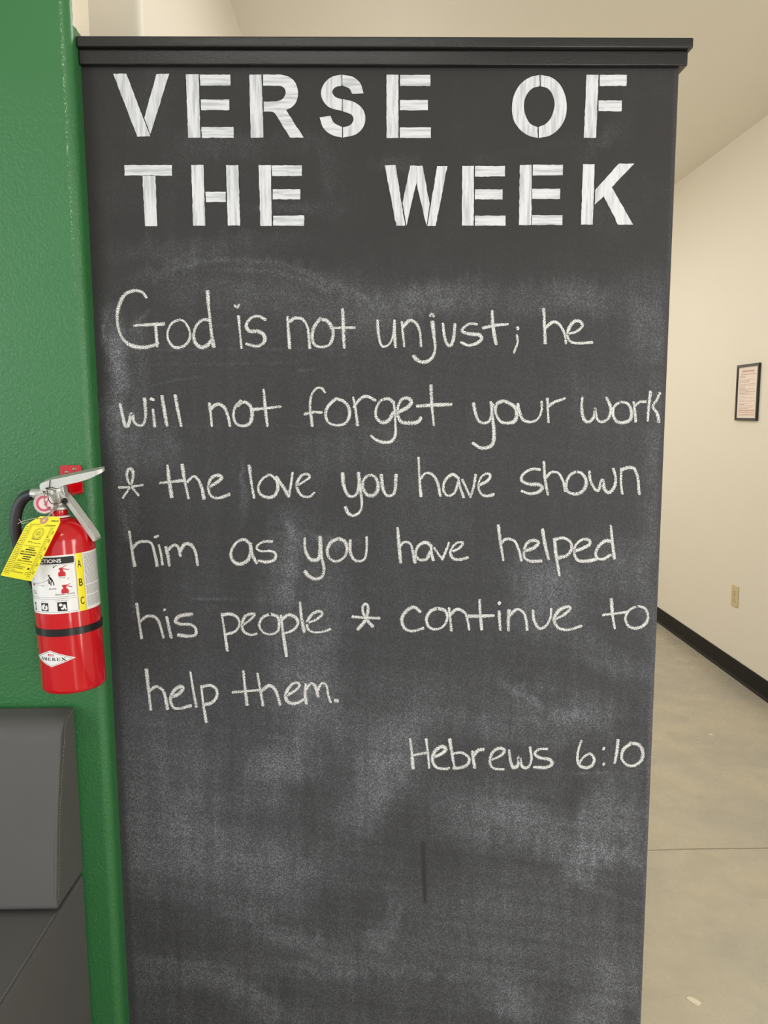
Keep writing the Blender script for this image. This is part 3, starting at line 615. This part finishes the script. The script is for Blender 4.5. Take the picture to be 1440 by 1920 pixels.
# hazard squares
for (u0, z0, u1, z1) in ((-26.2, 149.3, -11.6, 163.8), (4.4, 148.8, 20, 164.6), (-46, 149, -41.4, 163.2)): d.rect(u0, z0, u1, z1)
d.text('CLASE A', -25, 166, -16, 167.3); d.text('EQUIPO ELECTRICO', 1.5, 166.4, 24, 167.8)
d.build('label_print', M['ink'], lab)
d = Decal(RB+0.55)
for (cu, cz, ru, rz) in ((-22.3, 156, 2.6, 4.6), (-15.3, 155.5, 2.2, 4.4), (-19.6, 159.8, 1.5, 2.6), (-18.6, 152, 1.6, 1.5), (9.8, 159.8, 3, 2.6), (15.6, 157, 2.4, 3.4), (12.4, 153.2, 2.8, 1.8), (17.4, 152.6, 1.4, 2), (-43.6, 156, 1.3, 4.6)):
    d.ell(cu, cz, ru, rz)
d.build('pictogram_cutouts', M['label'], lab)
for cu, cz, op in ((16.2, 214.5, 4), (18.8, 184.6, 1.5)):
    d = Decal(RB+0.5)
    d.poly([(cu-5.6, cz-5.2), (cu+5.6, cz-5.2), (cu+6, cz-1), (cu+5, cz+2.2), (cu+2, cz+3.4), (cu-2, cz+3.4), (cu-5, cz+2.2), (cu-6, cz-1)])
    d.rect(cu-2.6, cz+3, cu+2.6, cz+6.5); d.ell(cu-1, cz+7.6, 3.4, 2.2)
    d.line([(cu-2, cz+8), (cu+4, cz+8+op*.8), (cu+9, cz+9+op)], 1.2); d.line([(cu+1, cz+8), (cu+6, cz+6.8), (cu+11.5, cz+4.6)], 1.6)
    d.build('extinguisher_pictogram', M['redink'], lab)
d = Decal(RB+0.5)
d.poly([(-44.5, 192.5), (-40, 192.5), (-39.6, 198.2), (-41.2, 195), (-42.2, 198.4), (-43.4, 195.2), (-45, 197.8)])
d.build('flame_pictogram', M['redink'], lab)
d = Decal(RB+0.45); z = 242
while z > 150:
    if 186.5 < z < 189 or 168 < z < 171: z -= 2.3; continue
    u = 55.0
    while u < 96:
        wl = random.uniform(2, 6); d.line([(u, z), (min(u+wl, 96), z)], 0.75); u += wl+0.8
    z -= 2.05
d.build('small_print', M['greyink'], lab)
d = Decal(RB+0.45)
for u0, u1, z in ((-34, -29, 222.5), (-46, -38, 183.6), (-46, -36, 181), (-46, -35, 178.6), (-46, -40, 204)): d.line([(u0, z), (u1, z)], 1.1)
d.build('caption_print', M['greyink'], lab)
# black band that straps the hose
b = MB(); b.lathe([(RB+0.1, 104.3), (RB+1.3, 104.6), (RB+1.3, 116.9), (RB+0.1, 117.2)], 72); eb(b, 'retaining_strap', M['black'], smooth=True, angle=40)
# diamond badge with slab lettering
d = Decal(RB+0.25); cu, cz, hu, hz = -16.2, 65, 42.5, 14.8
def dia(d, s_, r_in=None, mi=0):
    N = 28
    for sg in (-1, 1):
        vs = []
        for i in range(N+1):
            u = -1+2*i/N; top = (1-abs(u))*hz*s_
            bot = 0
            if r_in is not None: bot = max(0.0, (1-abs(u)*s_/r_in)*hz*r_in) if abs(u)*s_ < r_in else 0
            vs += [d.m(cu+u*hu*s_, cz+sg*bot), d.m(cu+u*hu*s_, cz+sg*top)]
        d.mb.add(vs, [(2*i, 2*i+2, 2*i+3, 2*i+1) for i in range(N)], mi)
dia(d, 1.0); dm = d.build('maker_badge', M['label'], ext)
d = Decal(RB+0.4); dia(d, 0.90, 0.865)
def slab(d, ch, x0, z0, wd, h):
    G = {'A': [((0, 0), (.5, 1), .10), ((.5, 1), (1, 0), .26), ((.25, .35), (.75, .35), .10), ((-.12, .03), (.2, .03), .10), ((.72, .03), (1.12, .03), .10)],
         'M': [((.1, 0), (.1, 1), .10), ((.1, 1), (.5, .1), .24), ((.5, .1), (.9, 1), .10), ((.9, 1), (.9, 0), .26), ((-.1, .03), (.3, .03), .1), ((.65, .03), (1.12, .03), .1), ((-.06, .97), (.2, .97), .1), ((.85, .97), (1.1, .97), .1)],
         'E': [((.2, 0), (.2, 1), .26), ((0, .04), (1, .04), .10), ((0, .96), (1, .96), .10), ((.2, .52), (.7, .52), .10), ((.95, .05), (.95, .3), .1), ((.95, .7), (.95, .95), .1), ((.7, .38), (.7, .66), .1)],
         'R': [((.2, 0), (.2, 1), .26), ((0, .04), (.42, .04), .1), ((0, .96), (.7, .96), .1), ((.2, .5), (.7, .5), .1), ((.8, .58), (.8, .9), .24), ((.55, .5), (.95, .04), .24), ((.8, .04), (1.1, .04), .1)],
         'X': [((0, 1), (.9, 0), .28), ((.95, 1), (.05, 0), .1), ((-.12, .97), (.3, .97), .1), ((.7, .97), (1.15, .97), .1), ((-.12, .03), (.25, .03), .1), ((.7, .03), (1.15, .03), .1)]}
    for a, c, t in G[ch]: d.line([(x0+a[0]*wd, z0+a[1]*h), (x0+c[0]*wd, z0+c[1]*h)], t*h*1.15)
us = np.linspace(-39.8, 3.6, 6)
for ch, u in zip('AMEREX', us): slab(d, ch, u, 61.6, 6.2, 5.4)
d.ell(cu+0.6, 53.4, 0.6, 0.6)
d.build('badge_lettering', M['ink'], dm)
d = Decal(RB+0.4)
d.ell(-17.6, 71.6, 2.3, 2.2); d.rect(-21.3, 69.6, -19.6, 73.6); d.rect(-14, 69.6, -12.6, 73.6); d.rect(-11.8, 69.6, -10.3, 73.4); d.build('badge_emblem', M['redink'], dm)
d = Decal(RB+0.5); d.ell(-17.6, 71.6, 1.2, 1.1); d.rect(-11.3, 71, -10.8, 72.6); d.build('emblem_cutout', M['label'], dm)

# valve assembly
b = MB(); b.lathe([(0, 318), (16.5, 318), (17.5, 319.5), (17.5, 323), (15, 325), (12.5, 327), (12.5, 358), (11, 361), (0, 361)], 40)
b.prism([(-26, -9, 338), (-18, -9, 352), (2, -9, 366), (14, -9, 360), (16, -9, 340), (6, -9, 328), (-14, -9, 328)], (0, 18, 0))
eb(b, 'valve_body', M['silver'], bevel=1.2*mm, seg=2)
b = MB(); b.lathe([(0, 0), (8.6, 0), (9.6, 1.4), (9.6, 17), (8.8, 18.5), (11.3, 19), (11.3, 24), (10.3, 25.4), (0, 25.4)], 28, ax=lambda p_: Vector((-46+p_.z, p_.y, 347.0+p_.x))); eb(b, 'hose_coupling', M['silver'], smooth=True)
# gauge facing the room
GC = Vector((-12.7, 0, 332.6))
gax = lambda p_: Vector((GC.x+p_.x, -p_.z, GC.z+p_.y))
b = MB(); b.lathe([(0, 8), (8, 8), (8, 17), (16.8, 19), (17.8, 20), (17.8, 30), (17.2, 31.4), (16, 31.4), (15.7, 29.6)], 44, ax=gax); gg = eb(b, 'pressure_gauge', M['silver'], smooth=True)
b = MB(); b.lathe([(0, 29.7), (15.8, 29.7)], 44, ax=gax); eb(b, 'dial', M['gface'], gg)
def ring(mb, r0, r1, a0, a1, y_, n=30):
    v = []
    for i in range(n+1):
        a = math.radians(a0+(a1-a0)*i/n); v += [gax(Vector((r0*math.cos(a), r0*math.sin(a), y_))), gax(Vector((r1*math.cos(a), r1*math.sin(a), y_)))]
    mb.add(v, [(2*i, 2*i+2, 2*i+3, 2*i+1) for i in range(n)])
b = MB(); ring(b, 9.4, 13.8, 62, 330, 29.9); ring(b, 4.2, 5.6, -60, 60, 29.9, 14); b.add([gax(Vector(q_)) for q_ in ((-1, -3, 29.95), (1, -3, 29.95), (9, 6.5, 29.95), (8, 7.2, 29.95))], [(0, 1, 2, 3)])
eb(b, 'dial_marking', M['gband'], gg, fix=False)
# upper lever: a pressed channel with a rounded, flattened end
def channel(side, y0, y1, t=1.6):
    """side: list of (x, z_top, z_bottom) along the lever; U channel open below"""
    mb = MB(); top = [(x_, z1_) for x_, z1_, z0_ in side]; bot = [(x_, z0_) for x_, z1_, z0_ in side]
    outline = top+bot[::-1]
    for yy in (y0, y1-t): mb.prism([(x_, yy, z_) for x_, z_ in outline], (0, t, 0))
    strip = top+[(x_, z_-t) for x_, z_ in top[::-1]]
    mb.prism([(x_, y0+t*0.5, z_) for x_, z_ in strip], (0, y1-y0-t, 0)); return mb
b = channel([(-25.4, 364, 357), (-23, 367.5, 354.5), (-8, 372.5, 353.5), (4, 374.4, 356), (11, 375.4, 360.6), (20, 377, 363.4), (40, 380.6, 366.8), (58, 383.6, 371.4), (72, 385.8, 376.8)], -11, 11)
# looped tip
n = 16
tip = [Vector((72+13*math.sin(math.pi*i/n), -10.2*math.cos(math.pi*i/n), 0)) for i in range(n+1)]
v = []
for q_ in tip:
    zz = 386.0+(q_.x-72)*0.14; hh_ = 9.0-0.25*(q_.x-72); v += [Vector((q_.x, q_.y, zz)), Vector((q_.x, q_.y, zz-hh_)), Vector((q_.x-1.4*math.cos(math.asin(max(-1, min(1, q_.y/10.2)))), q_.y*0.86, zz-hh_)), Vector((q_.x-1.4, q_.y*0.86, zz-1.4))]
b.add(v, [(4*i+j, 4*i+4+j, 4*i+4+(j+1) % 4, 4*i+(j+1) % 4) for i in range(n) for j in range(4)])
b.add([Vector((q_.x, q_.y*0.97, 386.0+(q_.x-72)*0.14-0.4)) for q_ in tip]+[Vector((q_.x, q_.y*0.97, 386.0+(q_.x-72)*0.14-1.6)) for q_ in tip], [tuple(range(n+1)), tuple(range(n+1, 2*n+2))])
b.v = [Vector((q_.x, q_.y, q_.z+0.22*q_.y+1.0)) for q_ in b.v]
eb(b, 'discharge_lever', M['silver'], smooth=True, angle=25)
# lower carrying handle: channel sloping down to the right, open to the right
A0 = Vector((9, 0, 351)); A1 = Vector((62, 0, 262)); t_ = (A1-A0).normalized(); nrm = Vector((-t_.z, 0, t_.x))
if nrm.x < 0: nrm = -nrm
b = MB(); Lh = (A1-A0).length
def hp(s_, w_, y_): return A0+t_*s_+nrm*w_+Vector((0, y_, 0))
wid = [(0, 4), (10, 6), (24, 7.4), (60, 8), (Lh-12, 8.6), (Lh-3, 7), (Lh, 3)]
for y_ in (-13.5, 11.9):
    b.prism([hp(s_, -3.2, y_) for s_, w_ in wid]+[hp(s_, w_-3.2, y_) for s_, w_ in wid[::-1]], (0, 1.6, 0))
b.prism([hp(0, -3.2, -12.4), hp(Lh, -3.2, -12.4), hp(Lh, -1.6, -12.4), hp(0, -1.6, -12.4)], (0, 24.8, 0))
b.prism([hp(Lh-2, -3.2, -12.4), hp(Lh, -3.2, -12.4), hp(Lh+0.6, 4, -12.4), hp(Lh-1, 4, -12.4)], (0, 24.8, 0))
eb(b, 'carrying_handle', M['silver'], bevel=0.5*mm, seg=2)
# hose down the left side and behind
hp_ = [(-40, 0, 347), (-50, 0, 345.5), (-61, 0, 339), (-71, 0, 324), (-77.5, 0, 301), (-79, 1, 275), (-75.5, 4, 245), (-69, 10, 212), (-62, 24, 178), (-56.5, 33, 145), (-54, 36, 118), (-53.5, 36, 92)]
b = MB(); hc = spline(hp_, sub=8); b.tube(hc, 9.6, 18); hs = eb(b, 'hose', M['hose'], smooth=True)
b = MB(); b.tube([(-53.5, 36, 98), (-53.3, 36, 60)], [10.6, 8.2], 18); eb(b, 'nozzle', M['black'], hs, smooth=True)
# pull pin with its ring, and the tamper seal
b = MB(); b.tube([(1, -16, 352), (1, 14, 352)], 1.9, 10)
b.tube([(2.0+12.0*math.cos(2*math.pi*i/36), -34-2.5*math.sin(2*math.pi*i/36), 339.2+18.2*math.sin(2*math.pi*i/36)) for i in range(36)], 0.85, 8, closed=True)
b.tube([(2, -36.5, 357.4), (1.5, -24, 356), (1, -14, 352)], 0.85, 8)
eb(b, 'pull_pin', M['wire'], smooth=True)
b = MB(); b.tube(spline([(-6, -12.4, 371.5), (-7.4, -13, 364), (-8.2, -14, 358), (-5, -24, 357.4), (-3, -34, 357), (-1.8, -37, 349), (-1.2, -37, 340), (3.5, -36, 332.6), (11, -28, 331.6), (17, -20, 334)], sub=6), 0.75, 8)
b.tube(spline([(-14, -13, 358), (-9, -15, 357), (-3, -16, 359), (3, -14, 356.4), (9, -12.5, 356.5)], sub=5), 0.6, 8)
b.tube([(-12.6, -16, 357.2), (-8.8, -17, 357.6)], 1.7, 10)
b.lathe([(0, 0), (4.6, 0), (5.2, 1), (5.2, 3), (4.6, 4), (1.8, 4), (1.6, 2.8), (0, 2.8)], 24, ax=lambda p_: Vector((17.6+p_.x, -15.5-p_.z, 334.6+p_.y)))
eb(b, 'tamper_seal', M['black'], smooth=True)
# white cable tie round the neck
b = MB(); b.lathe([(15.6, 306.5), (19.0, 305.4), (19.2, 307), (15.8, 308.4)], 40); eb(b, 'neck_tie', M['label'], smooth=True)

# ------------------------------------------------------------------ wall bracket behind the extinguisher
def W(x_, y_, z_): return EXM @ Vector((x_*mm, y_*mm, z_*mm))
bc = W(0, 66, 365)
br = thing('wall_bracket', 'small red steel wall bracket screwed to the green wall behind the extinguisher handle', 'bracket', (bc.x, Y_GREEN, bc.z))
def bb(mb, name, mat, **kw):
    mb.v = [v*mm for v in mb.v]; return mb.build(name, mat, br, **kw)
def rr(x0, z0, x1, z1, r, n=5):
    out = []
    for cx_, cz_, a0 in ((x1-r, z1-r, 0), (x0+r, z1-r, 90), (x0+r, z0+r, 180), (x1-r, z0+r, 270)):
        out += [(cx_+r*math.cos(math.radians(a0+90*i/n)), cz_+r*math.sin(math.radians(a0+90*i/n))) for i in range(n+1)]
    return out
b = MB(); b.prism([(x_, -3.4, z_) for x_, z_ in rr(-19.5, -27, 19.5, 26.5, 5)], (0, 3.2, 0)); bb(b, 'plate', M['red'], bevel=0.5*mm, seg=2)
b = MB(); b.prism([(x_, -3.3, z_) for x_, z_ in rr(-14, -26, 14, -20, 2)], (0, -46, 0)); b.prism([(x_, -46, z_) for x_, z_ in rr(-14, -26, 14, -12, 2)], (0, -2.5, 0)); bb(b, 'hook', M['red'], bevel=0.4*mm, seg=2)
for sx_, sz_ in ((-7.5, 14.2), (6.5, 19.5)):
    b = MB(); b.lathe([(0, 5.2), (2.2, 5), (3.4, 3.8), (3.4, 3.2), (0, 3.2)], 18, ax=lambda p_: Vector((sx_+p_.x, -p_.z, sz_+p_.y))); bb(b, 'screw', M['wire'], smooth=True)

# ------------------------------------------------------------------ inspection tag hanging from the neck
TG = {'TL': ((640, 190), -76), 'TR': ((1312, 215), -62), 'BR': ((652, 1552), -74), 'BL': ((12, 1428), -98)}
def tagp(key):
    (a, c), y_ = TG[key]; return on_y(a*130/1440, 950+c*150/1662, EX0.y+y_*mm)
tTL, tTR, tBR, tBL = (tagp(k_) for k_ in ('TL', 'TR', 'BR', 'BL'))
tN = (tTR-tTL).cross(tBL-tTL).normalized()
if tN.y > 0: tN = -tN
tg = thing('inspection_tag', 'yellow paper inspection tag hanging from the neck of the fire extinguisher', 'tag', tTL.lerp(tTR, 0.5))
tgo = Vector(tg.location)
def TP(s_, t, lift_=0.0):
    bow = 0.004*math.sin(math.pi*min(1, max(0, t)))
    return tTL.lerp(tTR, s_).lerp(tBL.lerp(tBR, s_), t) + tN*(lift_+bow) - tgo
class TagMB(MB):
    def poly(s, pts, l=0.0003, mi=0): s.add([TP(a, c, l) for a, c in pts], [tuple(range(len(pts)))], mi)
    def line(s, a, c, wd, mi=0, l=0.0003):
        a = np.array(a, float); c = np.array(c, float); L = (c-a)*np.array((67., 120.)); n_ = np.array((-L[1], L[0]))/np.linalg.norm(L)*wd/2/np.array((67., 120.))
        k_ = max(1, int(np.linalg.norm(L)/8))
        for i in range(k_):
            p0 = a+(c-a)*i/k_; p1 = a+(c-a)*(i+1)/k_; s.poly([p0-n_, p1-n_, p1+n_, p0+n_], l, mi)
    def text(s, t, x0, y0, x1, y1, mi=0, bold=0.0, rot=False):
        v, f, _ = text_mesh(t, bold)
        if rot: s.add([TP(x0+(x1-x0)*c, y1-(y1-y0)*a, 0.0003) for a, c in v], f, mi)
        else: s.add([TP(x0+(x1-x0)*a, y1-(y1-y0)*c, 0.0003) for a, c in v], f, mi)
b = MB(); outl = []
nt = 24
for side_ in (0.0, 0.0004):
    for i in range(nt+1):
        t = i/nt
        l_ = 0.0; r_ = 1.0
        if t < 0.165: l_ = max(l_, 0.30*(1-t/0.165)**1.3)
        if t < 0.09: r_ = 1-0.115*(1-t/0.09)
        outl.append((l_, r_, t, -side_))
vs = []
for l_, r_, t, sd in outl: vs += [TP(l_, t, sd), TP(l_+(r_-l_)*0.5, t, sd), TP(r_, t, sd)]
N = nt+1; fs = []
for i in range(nt):
    for j in range(2):
        a = i*3+j; fs.append((a, a+1, a+4, a+3)); c = (N+i)*3+j; fs.append((c, c+3, c+4, c+1))
    fs.append((i*3, (i+1)*3, (N+i+1)*3, (N+i)*3)); fs.append((i*3+2, (N+i)*3+2, (N+i+1)*3+2, (i+1)*3+2))
fs.append((0, N*3, N*3+1, 1)); fs.append((1, N*3+1, N*3+2, 2)); e0 = nt*3; e1 = (N+nt)*3
fs.append((e0, e0+1, e1+1, e1)); fs.append((e0+1, e0+2, e1+2, e1+1))
b.add(vs, fs); b.build('card', M['tag'], tg)
b = TagMB()
b.text('DO NOT', 0.20, 0.028, 0.42, 0.050, bold=0.02); b.text('REMOVE', 0.70, 0.055, 0.93, 0.078, bold=0.02)
b.line((0.10, 0.135), (0.42, 0.125), 1.0); b.line((0.58, 0.14), (0.90, 0.135), 1.0); b.line((0.12, 0.16), (0.90, 0.155), 0.4)
b.line((0.20, 0.17), (0.20, 0.97), 0.4); b.line((0.80, 0.17), (0.80, 0.97), 0.4); b.line((0.88, 0.17), (0.88, 0.97), 0.3); b.line((0.12, 0.17), (0.12, 0.97), 0.3)
for i in range(27):
    t = 0.18+i*0.029; b.line((0.03, t), (0.03+random.uniform(.05, .08), t), 0.8); b.line((0.13, t), (0.13+random.uniform(.03, .06), t), 0.8)
    b.line((0.815, t), (0.815+random.uniform(.03, .055), t), 0.8)
for i in range(6):
    t = 0.22+i*0.125; b.text('YEAR', 0.90, t, 0.955, t+0.055, rot=True)
# round seal drawn in line
for rr_, wd in ((0.155, 0.5), (0.125, 0.4), (0.07, 0.5), (0.03, 0.7)):
    P = [(0.5+rr_*math.cos(2*math.pi*i/28), 0.275+rr_*0.56*math.sin(2*math.pi*i/28)) for i in range(29)]
    for a, c in zip(P[:-1], P[1:]): b.line(a, c, wd)
b.line((0.38, 0.365), (0.62, 0.365), 1.2); b.line((0.36, 0.352), (0.40, 0.33), 0.8); b.line((0.6, 0.33), (0.64, 0.352), 0.8)
# signature
P = [(0.30, 0.415), (0.36, 0.40), (0.34, 0.425), (0.42, 0.405), (0.44, 0.43), (0.5, 0.42), (0.56, 0.435), (0.62, 0.425), (0.72, 0.43)]
for a, c in zip(P[:-1], P[1:]): b.line(a, c, 0.6)
b.line((0.24, 0.475), (0.78, 0.478), 0.5)
b.line((0.42, 0.505), (0.60, 0.505), 1.2); b.text('SAFETY AND', 0.36, 0.525, 0.66, 0.548, bold=0.02) if False else b.line((0.36, 0.537), (0.66, 0.537), 2.0)
b.text('FIRE SYSTEMS INC.', 0.24, 0.562, 0.76, 0.586, bold=0.02); b.line((0.25, 0.612), (0.74, 0.612), 1.8); b.line((0.38, 0.648), (0.64, 0.648), 1.8); b.line((0.38, 0.682), (0.62, 0.682), 1.8)
b.text('(602) 626-8243', 0.27, 0.705, 0.74, 0.732, bold=0.02)
b.line((0.21, 0.755), (0.79, 0.76), 0.5)
b.text('ANNUAL', 0.24, 0.775, 0.42, 0.792); b.text('MAINTENANCE', 0.24, 0.80, 0.60, 0.82); b.text('PERFORMED', 0.24, 0.828, 0.56, 0.848); b.text('NEW', 0.24, 0.87, 0.34, 0.886); b.text('EXTINGUISHER', 0.24, 0.893, 0.62, 0.913)
b.line((0.70, 0.815), (0.74, 0.84), 2.6); b.line((0.72, 0.84), (0.76, 0.815), 1.8)
for q_ in (((0.7, 0.885), (0.77, 0.885)), ((0.77, 0.885), (0.77, 0.92)), ((0.77, 0.92), (0.7, 0.92)), ((0.7, 0.92), (0.7, 0.885))): b.line(*q_, 0.5)
# punched holes
for a, c in ((0.015, 0.465), (0.84, 0.315), (0.99, 0.66)):
    b.poly([(a*0.97+0.018+0.016*math.cos(2*math.pi*i/10), c+0.009*math.sin(2*math.pi*i/10)) for i in range(10)], 0.0004)
b.build('tag_print', M['ink'], tg, fix=False)
b = TagMB(); gs, gt = 0.47, 0.062
n = 24
v = []
for i in range(n):
    a = 2*math.pi*i/n
    for rr_, l_ in ((0.118, 0.0006), (0.045, 0.0006)): v.append(TP(gs+rr_*math.cos(a), gt+rr_*0.5*math.sin(a), l_))
b.add(v, [(2*i, (2*i+2) % (2*n), (2*i+3) % (2*n), 2*i+1) for i in range(n)]); b.build('eyelet', M['grommet'], tg, fix=False)
b = MB(); g0 = TP(gs, gt, 0.001)
def L_(x_, y_, z_): return W(x_, y_, z_)-tgo
b.tube([g0+tN*0.001, L_(4, -52, 316), L_(5, -38, 321)], 0.0006, 6); b.tube([g0+tN*0.001, TP(0.52, 0.0, 0.003), L_(7, -38, 321)], 0.0006, 6)
b.tube([TP(0.2, 0.03, -0.001), L_(-36, -66, 308), L_(-44, -66, 304)], 0.0004, 6); b.tube([L_(-41, -66, 312), L_(-37, -66, 304), TP(0.02, 0.1, -0.001)], 0.0004, 6)
b.build('string', M['string'], tg, smooth=True)

# ------------------------------------------------------------------ booth bench
X_BOOTH = -0.566
ft = on_x(115, 1357, X_BOOTH); fb = on_x(106, 1703, X_BOOTH); sb = on_x(110, 1714, X_BOOTH)
z_top = on_y(120, 1322, Y_GREEN-0.004).z
bo = thing('booth_bench', 'grey vinyl booth bench with its back against the green wall', 'bench', (-1.0, 1.15, 0)); boo = Vector(bo.location)
def bob(mb, name, mat, par=bo, **kw):
    mb.v = [v-boo for v in mb.v]; return mb.build(name, mat, par, **kw)
XL = -1.9; YR = Y_GREEN-0.006
def loft(pts, x0, x1, name, mat, bev, seg=5):
    mb = MB(); mb.prism([(x0, y_, z_) for y_, z_ in pts], (x1-x0, 0, 0)); return bob(mb, name, mat, bevel=bev, seg=seg)
# slightly puffed cushion: side outline in (y, z)
fy0, fz0 = fb.y, fb.z
def fillet(p0, p, p1, r_, n=7):
    p0, p, p1 = (Vector((0,)+tuple(q_)) for q_ in (p0, p, p1))
    a = p+(p0-p).normalized()*r_; c = p+(p1-p).normalized()*r_
    out = []
    for i in range(n+1):
        t = i/n; q_ = a*(1-t)**2+p*2*t*(1-t)+c*t*t; out.append((q_.y, q_.z))
    return out
midp = ((fy0+ft.y)/2-0.006, (fz0+ft.z)/2)
bk = [(YR, fz0-0.009)]+fillet((YR, fz0-0.009), (fy0, fz0-0.006), midp, 0.012)+[midp]+fillet(midp, (ft.y, ft.z), (YR, z_top), 0.034)+fillet((ft.y, ft.z), (YR, z_top), (YR, fz0), 0.012)
back = loft(bk, XL, X_BOOTH, 'backrest', M['vinyl'], 0.0045, 3)
zs_ = sb.z
seat = loft([(YR, 0.12), (0.82, 0.12), (0.80, 0.14), (0.80, zs_-0.03), (0.83, zs_-0.002), (sb.y, zs_-0.001), (YR, zs_-0.001)], XL, X_BOOTH, 'seat', M['vinyl'], 0.007)
bp = MB(); bp.box((XL, 0.88, 0), (X_BOOTH-0.03, YR, 0.12)); bob(bp, 'plinth', M['plinth'])
# piping and stitches
def piping(pts, name, par, r=0.0022, stitch=0.006, off=Vector((0, 0, 0)), piped=True):
    mb = MB(); P = [Vector(tuple(q_)) for q_ in spline([tuple(a) for a in pts], sub=14)]
    if piped: mb.tube(P, r, 8); bob(mb, name, M['vinyl'], par, smooth=True)
    mb = MB(); acc = 0; i = 0
    for a, c in zip(P[:-1], P[1:]):
        L = (c-a).length; n_ = max(1, round(L/stitch))
        for j_ in range(n_):
            p0 = a.lerp(c, j_/n_)+off; p1 = a.lerp(c, (j_+0.6)/n_)+off; mb.tube([p0, p1], 0.0006, 5)
    bob(mb, 'stitching', M['stitch'], par)
e_ = 0.0026
piping([(X_BOOTH-e_, fy0+0.001+e_, fz0+0.012), (X_BOOTH-e_, (fy0+ft.y)/2-0.006+e_, (fz0+ft.z)/2), (X_BOOTH-e_, ft.y-0.001+e_, ft.z-0.034), (X_BOOTH-e_, ft.y+0.009, ft.z-0.007), (X_BOOTH-e_, ft.y+0.034, ft.z+0.004), (X_BOOTH-e_, YR-0.01, z_top-0.003)], 'piping', back, off=Vector((0.004, 0.004, 0)))
piping([(X_BOOTH-0.002, sb.y, zs_-0.0025), (X_BOOTH-0.002, 1.0, zs_-0.0025), (X_BOOTH-0.002, 0.84, zs_-0.004)], 'piping', seat, r=0.0016, off=Vector((-0.005, 0, 0.0025)))

# ------------------------------------------------------------------ notice and outlet on the right wall
n1_ = on_x(1386, 685, X_RIGHT); n2_ = on_x(1428, 680, X_RIGHT); n3_ = on_x(1381, 788, X_RIGHT); n4_ = on_x(1421, 789, X_RIGHT)
yN1 = (n1_.y+n3_.y)/2; yN0 = (n2_.y+n4_.y)/2; zN1 = (n1_.z+n2_.z)/2; zN0 = (n3_.z+n4_.z)/2
no = thing('framed_notice', 'thin black-framed printed notice hanging on the cream right wall', 'notice', (X_RIGHT, (yN0+yN1)/2, zN0)); noo = Vector(no.location)
def nb(mb, name, mat, par=no, **kw):
    mb.v = [v-noo for v in mb.v]; return mb.build(name, mat, par, **kw)
fw = 0.011; xf = X_RIGHT-0.012; fwb = 0.013
b = MB(); b.box((xf, yN0, zN0), (X_RIGHT-0.0005, yN1, zN0+fwb)); b.box((xf, yN0, zN1-fwb), (X_RIGHT-0.0005, yN1, zN1)); b.box((xf, yN0, zN0+fwb), (X_RIGHT-0.0005, yN0+fw, zN1-fwb)); b.box((xf, yN1-fw, zN0+fwb), (X_RIGHT-0.0005, yN1, zN1-fwb)); nb(b, 'frame', M['frame'])
b = MB(); b.box((X_RIGHT-0.006, yN0+fw, zN0+fwb), (X_RIGHT-0.002, yN1-fw, zN1-fwb)); pap = nb(b, 'sheet', M['paper'])
b = MB(); yw0, yw1 = yN0+fw+0.022, yN1-fw-0.018; zz = zN1-fwb-0.022; xi = X_RIGHT-0.0063
def bar(y0, y1, z, h, mi): b.box((xi, y0, z-h/2), (X_RIGHT-0.0058, y1, z+h/2), mi)
bar(yw0+0.02, yw1-0.02, zz, 0.012, 0); zz -= 0.016; bar(yw0, yw1-0.01, zz, 0.005, 0); zz -= 0.009; i = 0
while zz > zN0+fwb+0.045:
    ln = random.choice((0.35, 0.6, 0.9, 1.0)); bar(yw1-(yw1-yw0)*ln, yw1, zz, 0.0022, 1 if random.random() < .75 else 0); zz -= random.choice((0.0065, 0.0065, 0.0065, 0.011))
for h in (0.008, 0.004, 0.006): bar(yw0, yw1, zz, h, 0); zz -= 0.011
nb(b, 'printing', [M['pinkink'], M['tanink']], pap)
oc = on_x(1379, 1117, X_RIGHT)
ou = thing('electrical_outlet', 'ivory duplex electrical outlet low on the cream right wall', 'outlet', oc); oco = Vector(oc)
b = MB(); b.box((-0.0065, -0.036, -0.0575), (-0.0003, 0.036, 0.0575)); pl = b.build('cover_plate', M['ivory'], ou, bevel=0.003, seg=3)
for s_ in (-1, 1):
    b = MB(); b.prism([(-0.0085, y_, z_) for y_, z_ in rr(-0.0165, s_*0.0195-0.0145, 0.0165, s_*0.0195+0.0145, 0.010)], (0.003, 0, 0)); rc = b.build('receptacle', M['ivory'], ou)
    b = MB(); b.box((-0.0088, -0.0085, s_*0.0195-0.001), (-0.0083, -0.006, s_*0.0195+0.008)); b.box((-0.0088, 0.006, s_*0.0195-0.001), (-0.0083, 0.0085, s_*0.0195+0.007)); b.box((-0.0088, -0.0025, s_*0.0195-0.011), (-0.0083, 0.0025, s_*0.0195-0.006)); b.build('slots', M['slot'], rc)
b = MB(); b.lathe([(0, 8.0*mm), (2.4*mm, 7.6*mm), (3.2*mm, 6.4*mm), (0, 6.4*mm)], 16, ax=lambda p_: Vector((-p_.z, p_.x, p_.y))); b.build('screw', M['wire'], ou, smooth=True)
